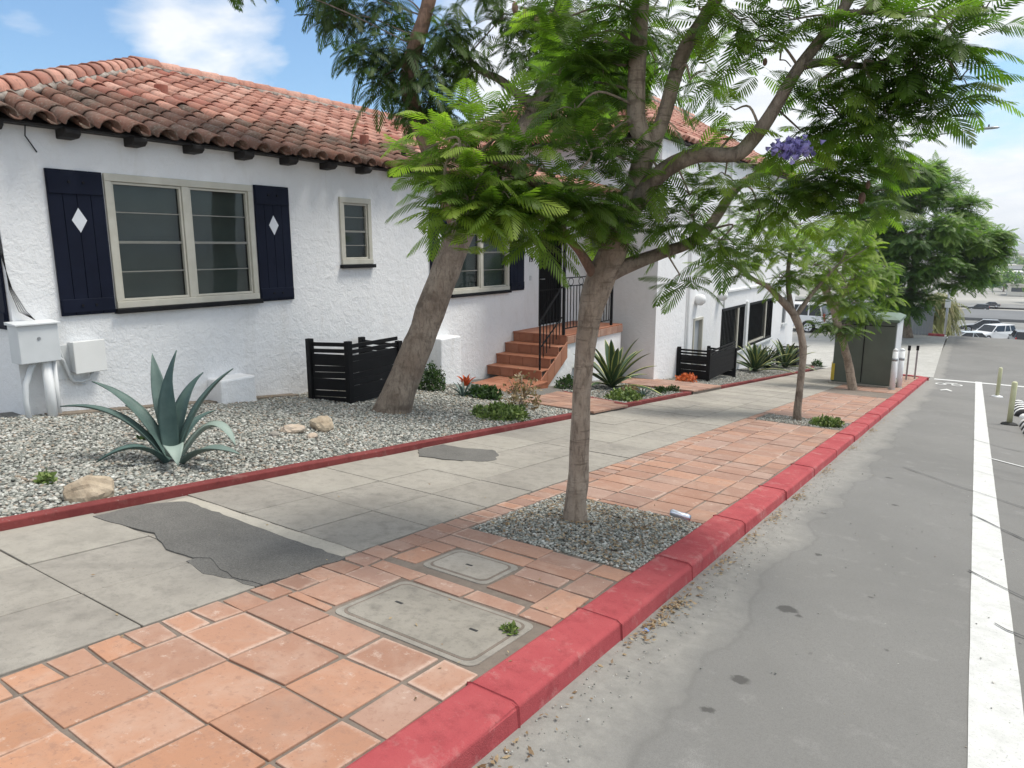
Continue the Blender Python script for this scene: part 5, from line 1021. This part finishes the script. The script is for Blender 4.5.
for i, (x, y, lab) in enumerate(((-1.68, 20.25, 'nearer of two white marker posts beside the green cabinet'), (-1.60, 21.2, 'farther of two white marker posts beside the green cabinet'))):
    t = thing('bollard', (x, y, P(y)+.15), lab, 'bollard', 'white marker posts by the cabinet'); b = MB(); b.smooth = True; b.tube([(x, y, P(y)+.1), (x, y, P(y)+1.15)], .065, 14); b.tube([(x, y, P(y)+1.15), (x, y, P(y)+1.2), (x, y, P(y)+1.22)], [.065, .05, .015], 14); b.build('post', 'white_paint', t)
    b = MB(); b.smooth = True; b.tube([(x, y, P(y)+.1), (x, y, P(y)+.17)], .09, 14); b.build('base', 'concrete', t); b = MB(); b.smooth = True; b.tube([(x, y, P(y)+.9), (x, y, P(y)+.97)], .067, 14); b.build('band', 'steel', t)
for i, (x, y, lab) in enumerate(((-1.72, 25.2, 'nearer thin metal stake at the downhill end of verge'), (-1.55, 26.2, 'farther thin metal stake at the downhill end of verge'))):
    t = thing('stake', (x, y, P(y)+.15), lab, 'stake', 'thin stakes at the verge end'); b = MB(); b.bar((x, y, P(y)+.1), (x, y, P(y)+1.25), .05, .05); b.build('post', 'steel', t); b = MB(); b.box(x-.04, x+.04, y-.035, y+.035, P(y)+1.1, P(y)+1.25); b.build('cap', 'black_paint', t)
t = thing('utility_box', (-2.05, 24.6, P(24.6)+.15), 'small dark green box behind the cabinet near thin stakes', 'utility box'); b = MB(); b.box(-2.25, -1.85, 24.4, 24.8, P(24.4)+.1, P(24.4)+.62); b.build('body', 'green_steel', t, bevel=.02); b = MB(); b.box(-2.28, -1.82, 24.37, 24.83, P(24.4)+.62, P(24.4)+.66); b.build('lid', 'green_steel_lit_top', t, bevel=.01)

# ------------------------------------------------------------------ lane delineators
for i, (x, y, lab) in enumerate(((.665, 15.4, 'nearer pale yellow flexible lane post beside the striped bumps'), (.63, 22.6, 'farther pale yellow flexible lane post near the stop line'))):
    t = thing('delineator_post', (x, y, P(y)+.06), lab, 'lane post', 'flexible lane posts'); z = P(y)+.06
    b = MB(); b.smooth = True; b.tube([(x, y, z), (x, y, z+.03), (x, y, z+.05)], [.14, .12, .05], 16); b.build('base', 'rubber' if i == 0 else 'white_paint', t)
    b = MB(); b.smooth = True; b.tube([(x, y, z+.04), (x, y, z+.78), (x, y, z+.80)], [.045, .045, .03], 14); b.build('tube', 'post_plastic', t)
for k in range(2):
    x, y0 = (.98, 12.6+k*4.4); t = thing('lane_bump', (x, y0+1.6, P(y0+1.6)+.06), ['nearer striped black and white lane bump beside the white line', 'farther striped black and white lane bump beside the white line'][k], 'lane bump', 'striped lane bumps')
    for m_i in (0, 1):
        b = MB(); b.smooth = True; n = 12; 
        for j in range(n):
            if j % 2 != m_i: continue
            ya = y0+3.4*j/n; yb = y0+3.4*(j+1)/n; pts = [Vector((x, ya+(yb-ya)*q, P(ya+(yb-ya)*q)+.05)) for q in (0.0, .15, .5, .85, 1.0)]; sc_ = .6 if j in (0, n-1) else 1
            b = MB(); b.smooth = True; b.tube(pts, [.12*sc_, .155*sc_, .17*sc_, .155*sc_, .12*sc_], 14); b.build('stripe', 'rubber' if m_i else 'plastic_white', t)

# ------------------------------------------------------------------ street lamp
sl_ = thing('street_lamp', (-4.6, 48, -3.2), 'street lamp reaching over the road from the far corner tree', 'street lamp')
b = MB(); b.smooth = True; b.tube([(-4.6, 48, -3.3), (-4.6, 48, 7.3)], [.12, .07], 12); b.build('pole', 'steel', sl_)
b = MB(); b.smooth = True; b.tube([(-4.6, 48, 7.2), (-4.2, 48, 7.6), (-2.9, 48, 7.86), (-.9, 48, 7.98)], [.05, .045, .04, .035], 10); b.build('arm', 'steel', sl_)
b = MB(); b.smooth = True; b.tube([(-1.0, 48, 7.98), (-.85, 48, 7.98), (-.5, 48, 8.0), (-.25, 48, 7.99), (-.15, 48, 7.98)], [.05, .11, .13, .10, .03], 12); b.v = [(x, y, 7.98+(z-7.98)*.6) for x, y, z in b.v]; b.build('lamp_head', 'steel', sl_)
b = MB(); b.smooth = True; b.tube([(-.65, 48, 8.03), (-.65, 48, 8.18)], [.04, .035], 10); b.build('sensor', 'black_paint', sl_)

# ------------------------------------------------------------------ cars
def car(loc, rz, paintm, label, suv=True, group=None):
    t = thing('parked_car', loc, label, 'car', group); t.rotation_euler = (0, 0, rz); MW = Matrix.Translation(loc) @ Matrix.Rotation(rz, 4, 'Z')
    def fin(b, name, mat, par=t, bevel=0):
        o = b.build(name, mat, None, bevel); o.parent = par; return o           # local coordinates of the car
    L, W, H = (4.6, .92, 1.60) if suv else (4.6, .89, 1.42); belt = .98 if suv else .88
    b = MB(); prof = [(-L/2, .42), (-L/2-.02, .62), (-L/2+.05, belt-.04), (-L/2+.3, belt), (L/2-1.35, belt), (L/2-.2, belt-.18), (L/2, belt-.34), (L/2+.02, .5), (L/2-.05, .28)]
    wr, ws = .36, (-L/2+.82, L/2-.88)
    under = []
    for cx in reversed(ws): under += [(cx+wr*1.12*math.cos(a), .32+wr*1.12*math.sin(a)) for a in np.linspace(0, math.pi, 9)]
    prof = prof+[(L/2-.06, .26)]+under+[(-L/2+.05, .26)]; n = len(prof)
    vs = [(x, -W*(1 if z < belt*.8 else .95), z) for x, z in prof]+[(x, W*(1 if z < belt*.8 else .95), z) for x, z in prof]
    bm = bmesh.new(); v0 = [bm.verts.new(p) for p in vs]; bm.faces.new(v0[:n]); bm.faces.new(list(reversed(v0[n:])))
    for i in range(n): bm.faces.new([v0[i], v0[(i+1) % n], v0[n+(i+1) % n], v0[n+i]][::-1])
    bmesh.ops.recalc_face_normals(bm, faces=bm.faces); bmesh.ops.triangulate(bm, faces=[f for f in bm.faces if len(f.verts) > 4]); me = bpy.data.meshes.new('body'); bm.to_mesh(me); bm.free(); me.materials.append(M[paintm]); o = link('body', me); o.parent = t
    bv = o.modifiers.new('bevel', 'BEVEL'); bv.width = .04; bv.segments = 3; bv.limit_method = 'ANGLE'; bv.angle_limit = R(40)
    # greenhouse
    r0, r1 = (-L/2+.12, L/2-1.35) if suv else (-L/2+.55, L/2-1.3); t0_, t1_ = (-L/2+.32, L/2-2.05) if suv else (-L/2+1.15, L/2-2.1)
    b = MB(); vs = [(r0, -W*.93, belt-.02), (r1, -W*.93, belt-.02), (r1, W*.93, belt-.02), (r0, W*.93, belt-.02), (t0_, -W*.74, H-.04), (t1_, -W*.74, H-.04), (t1_, W*.74, H-.04), (t0_, W*.74, H-.04)]
    b.add(vs, [(3, 2, 1, 0), (4, 5, 6, 7), (0, 1, 5, 4), (1, 2, 6, 5), (2, 3, 7, 6), (3, 0, 4, 7)]); fin(b, 'windows', 'car_glass', bevel=.03)
    b = MB(); b.box(t0_-.03, t1_+.05, -W*.76, W*.76, H-.06, H); fin(b, 'roof', paintm, bevel=.025)
    for sy in (-1, 1):
        for (xa, xb) in ((r0, t0_), (r1, t1_), ((r0+r1)/2, (t0_+t1_)/2), (r0+.75, t0_+.6)): b = MB(); b.bar((xa, sy*W*.935, belt-.02), (xb, sy*W*.75, H-.04), .075, .035); fin(b, 'pillar', paintm)
    for cx in ws:
        for sy in (-1, 1):
            b = MB(); b.smooth = True; b.tube([(cx, sy*(W-.20), .33), (cx, sy*(W-.17), .33), (cx, sy*(W-.01), .33), (cx, sy*(W+.01), .33)], [wr-.06, wr-.01, wr, wr-.04], 24); w_ = fin(b, 'wheel', 'rubber')
            b = MB(); b.tube([(cx, sy*(W-.02), .33), (cx, sy*(W+.016), .33)], wr*.64, 20)
            fin(b, 'rim', 'aluminium', w_); b = MB()
            for k in range(5): a = 6.283*k/5+.6; b.bar((cx+math.cos(a)*.07, sy*(W+.018), .33+math.sin(a)*.07), (cx+math.cos(a)*.2, sy*(W+.018), .33+math.sin(a)*.2), .06, .004, up=(0, 1, 0))
            fin(b, 'spoke_gaps', 'car_black', w_)
    for sy in (-1, 1):
        b = MB(); b.box(-L/2-.035, -L/2+.06, sy*W*.93-.09, sy*W*.93+.03, belt-.30, belt+(.14 if suv else -.05)); fin(b, 'tail_light', 'tail_lamp', bevel=.02)
        b = MB(); b.box(L/2-.12, L/2+.035, sy*W*.78-.16, sy*W*.78+.12, belt-.42, belt-.28); fin(b, 'headlight', 'head_lamp', bevel=.02)
        b = MB(); b.box(r1-.35, r1-.22, sy*(W+.06)-.08, sy*(W+.06)+.08, belt, belt+.12); fin(b, 'mirror', paintm, bevel=.02)
    b = MB(); b.box(-L/2-.05, -L/2+.1, -W*.9, W*.9, .36, .56); fin(b, 'rear_bumper', 'car_dark', bevel=.03); b = MB(); b.box(L/2-.1, L/2+.045, -W*.7, W*.7, .36, .52); fin(b, 'front_bumper', 'car_dark', bevel=.03)
    b = MB(); b.box(L/2-.02, L/2+.05, -.15, .15, .40, .50); fin(b, 'number_plate', 'plastic_white')
    return t
car((-9.3, 43.2, -3.14), R(172), 'car_white', 'white SUV parked on the pale driveway beyond the tall block', True, 'cars parked across the street')
car((-.9, 77.5, -7.5), R(200), 'car_silver', 'light silver car, leftmost in the parking lot at street end', False, 'cars in the lot at the end of the street')
car((1.2, 84, -7.5), R(230), 'car_white', 'white car parked behind others in the middle of far lot', True, 'cars in the lot at the end of the street')
car((3.6, 80, -7.5), R(95), 'car_black', 'tall black car, rightmost in the parking lot at street end', True, 'cars in the lot at the end of the street')
car((.6, 92, -7.5), R(180), 'car_dark', 'dark grey low car behind the silver one in far lot', False, 'cars in the lot at the end of the street')
car((-.4, 212, -13.9), R(180), 'car_black', 'black car driving on the pale ground beyond the long flat roof', True, 'vehicles on the far road')
car((7.0, 160, -13.9), R(160), 'car_white', 'white car at right edge beyond the long flat roof', False, 'vehicles on the far road')
car((2.0, 225, -13.9), R(180), 'car_dark', 'small dark car just right of the distant black one', False, 'vehicles on the far road')

# ------------------------------------------------------------------ far end: long flat-roofed building, lots, city
lb = thing('long_building', (10, 120, -9), 'long low building with flat grey roof edge beyond the parking lot', 'building')
b = MB(); b.box(-14, 60, 114, 130, -8.55, -7.75); b.build('roof', 'roof_grey', lb, bevel=.05)
b = MB(); b.box(-14, 60, 118, 130, -12.5, -8.56); b.build('wall', 'far_wall_1', lb)
for k in range(9): x = -12+8.5*k; b = MB(); b.box(x, x+.5, 114.3, 114.8, -12, -8.56); b.build('column', 'far_wall_0', lb)
for k in range(8): x = -9+8.5*k; b = MB(); b.box(x, x+3.5, 117.9, 118.01, -10.6, -9.1); b.build('window', 'far_glass', lb)
b = MB(); b.box(-60, 80, 185, 197, -13.95, -13.9); b.box(-60, 80, 225, 240, -13.95, -13.9); kind(b.build('far_road', 'lot_asphalt'), 'structure')
sg = thing('road_sign', (-.9, 300, -14), 'small green road sign on posts far down the valley', 'sign')
b = MB(); b.box(-1.4, 3.4, 300, 300.2, -1.2-12.6+1.2, -.6-9.4); b.v = [(x, y, -13+(1.2 if z < -11 else 3.0)) for x, y, z in b.v]; b.build('panel', 'sign_green', sg)
for x in (-1, 3): b = MB(); b.box(x-.1, x+.1, 300.2, 300.4, -14.2, -10.1); b.build('post', 'steel', sg)
rg = random.Random(3)
cols = ['pale sand', 'off-white', 'warm grey', 'cream', 'blue-grey']; spots_ = []
for k in range(26):
    d = 300+k*60+rg.uniform(-25, 25); ang = rg.choice((-.02, .01, .022, .032, .042, .055))+rg.uniform(-.006, .006); x = d*ang+rg.choice((-1, 1))*2; w = rg.uniform(6, 15)*(1+k*.04); dp = rg.uniform(12, 30); h = rg.uniform(3.5, 8)+k*.18; mi = rg.randrange(5)
    z0 = -14.2; t = thing('distant_building', (x, d, z0), 'distant %s flat block number %d' % (cols[mi], k), 'building', 'distant buildings across the valley')
    t['label'] = 'distant %s flat-roofed building down the valley' % cols[mi]
    b = MB(); b.box(x-w/2, x+w/2, d, d+dp, z0, z0+h); b.build('wall', 'far_wall_%d' % mi, t)
    b = MB(); b.box(x-w/2-.4, x+w/2+.4, d-.4, d+dp+.4, z0+h, z0+h+.5); b.build('roof', 'far_wall_%d' % ((mi+2) % 5), t)
    b = MB()
    for fl in range(max(1, int(h//3.2))): b.box(x-w/2+1, x+w/2-1, d-.08, d-.01, z0+1.4+fl*3.2, z0+2.7+fl*3.2)
    b.build('window_band', 'far_glass', t)
for k in range(16):
    y = 250+k*35+rg.uniform(-12, 12); x = y*rg.uniform(.0, .06); t = thing('distant_tree', (x, y, -14), 'distant round dark tree down the valley', 'tree', 'distant trees down the valley')
    n = 260; rgn = np.random.default_rng(k+50); p = rgn.normal(0, 1, (n, 3)); p /= np.linalg.norm(p, axis=1, keepdims=True); p = p*rgn.uniform(.5, 1, (n, 1))*np.array([3, 3, 3.2])+np.array([x, y, -9.5]); d_ = rgn.normal(0, 1, (n, 3)); e_ = rgn.normal(0, 1, (n, 3)); V = np.stack([p, p+d_*.7, p+e_*.7], 1).reshape(-1, 3); big_mesh('crown', V, np.arange(3*n).reshape(-1, 3), np.repeat(rgn.uniform(0, 1, n), 3), 'leaf_far', t)
    b = MB(); b.tube([(x, y, -14.3), (x, y, -10)], .3, 8); b.build('trunk', 'bark_brown', t)
# low hills on the horizon
b = MB(); n = 60; vs = []
for k in range(n+1):
    x = -3200+6400*k/n; h = 30+35*noise.noise(Vector((k*.18, 0, 3)))+18*noise.noise(Vector((k*.5, 4, 3))); vs += [(x, 5200, -20), (x, 5600, -14+max(6, h)), (x, 6400, -20)]
b.smooth = True; b.add(vs, [(3*k+i, 3*(k+1)+i, 3*(k+1)+i+1, 3*k+i+1) for k in range(n) for i in (0, 1)]); kind(b.build('hills', 'hill'), 'structure')

# ------------------------------------------------------------------ haze, world, sun
HAZE = True
if HAZE:
    b = MB(); b.box(-4200, 4200, -60, 6800, -40, 60); hz = kind(b.build('haze', 'far_wall_1'), 'stuff'); s = NT('haze_air')
    pv = s.n('VolumePrincipled', {'Color': (.90, .94, 1, 1), 'Density': .0003, 'Anisotropy': .2}); s.t.links.new(pv.outputs[0], s.out.inputs['Volume']); hz.data.materials.clear(); hz.data.materials.append(s.m)
sun_dir = Vector((.42, .40, 1.15)).normalized()
w = bpy.data.worlds.new('World'); scene.world = w; w.use_nodes = True; nt = w.node_tree; nt.nodes.clear()
class WN(NT):
    def __init__(s): s.t = nt
s = WN(); out = s.n('OutputWorld'); sky = s.n('TexSky', sky_type='NISHITA', sun_disc=False, sun_elevation=math.asin(sun_dir.z), sun_rotation=math.atan2(sun_dir.x, sun_dir.y), air_density=1.0, dust_density=1.2, ozone_density=1.2)
tc = s.n('TexCoord').outputs['Generated']; sep = s.n('SeparateXYZ', {'Vector': tc}); z = s.math('ADD', s.math('MAXIMUM', sep.outputs[2], 0.0), .22)
pv = s.n('CombineXYZ', {'X': s.math('DIVIDE', sep.outputs[0], z), 'Y': s.math('DIVIDE', sep.outputs[1], z), 'Z': 0.0}).outputs[0]
n1 = s.noise(pv, 1.15, 8, .58, .3)
def lobe(d, a, b_):   # soft patch round a direction
    dv = s.n('VectorMath', {0: tc, 1: Vector(d).normalized()}, operation='DOT_PRODUCT').outputs['Value']; return s.mask(dv, math.cos(R(a)), math.cos(R(b_)))
bias = s.math('MULTIPLY', lobe((-.28, .94, .2), 42, 18), .30)                       # bright overcast ahead
bias = s.math('ADD', bias, s.math('MULTIPLY', lobe((-.80, .54, .262), 7.5, 2), .24)); bias = s.math('ADD', bias, s.math('MULTIPLY', lobe((-.90, .38, .218), 5, 1.5), .18))
bias = s.math('SUBTRACT', bias, s.math('MULTIPLY', lobe((-.80, .56, .20), 22, 14), .16)); bias = s.math('SUBTRACT', bias, s.math('MULTIPLY', lobe((-.72, .665, .19), 11, 3), .14))
bias = s.math('SUBTRACT', bias, s.math('MULTIPLY', lobe((.0, .985, .165), 5, 1.5), .30))
bias = s.math('ADD', bias, s.math('MULTIPLY', lobe((.2, -.3, 1), 75, 50), .22))  # added cloud overhead, out of view, to whiten the ambient light
low = s.mask(sep.outputs[2], .14, .02)
m_ = s.math('MAXIMUM', s.mask(s.math('ADD', n1, bias), .52, .70), s.math('MULTIPLY', low, .75))
n2 = s.noise(pv, 3.5, 6, .6); cloud = s.mix(s.mask(n2, .3, .7), (5.1, 5.4, 5.8), (6.4, 6.5, 6.6))
skyc = s.n('Gamma', {'Color': sky.outputs[0], 'Gamma': 1.0}).outputs[0]
skyc = s.mix(1.0, skyc, (.80, .98, 1.08), 'MULTIPLY')
cc = s.mix(m_, skyc, cloud); bg = s.n('Background', {'Color': cc, 'Strength': .10}); nt.links.new(bg.outputs[0], out.inputs[0])
sd = bpy.data.lights.new('sun', 'SUN'); sd.energy = 2.1; sd.angle = R(20); sd.color = (1, .95, .86); so = bpy.data.objects.new('sun', sd); col.objects.link(so); so.rotation_euler = sun_dir.to_track_quat('Z', 'Y').to_euler(); so.location = (0, 0, 20)
scene.view_settings.view_transform = 'Standard'; scene.view_settings.look = 'None'; scene.view_settings.exposure = .80; scene.view_settings.gamma = 1
scene.render.engine = 'CYCLES'
try: scene.cycles.volume_max_steps = 64; scene.cycles.max_bounces = 8; scene.cycles.transparent_max_bounces = 16; scene.cycles.volume_bounces = 0
except Exception: pass
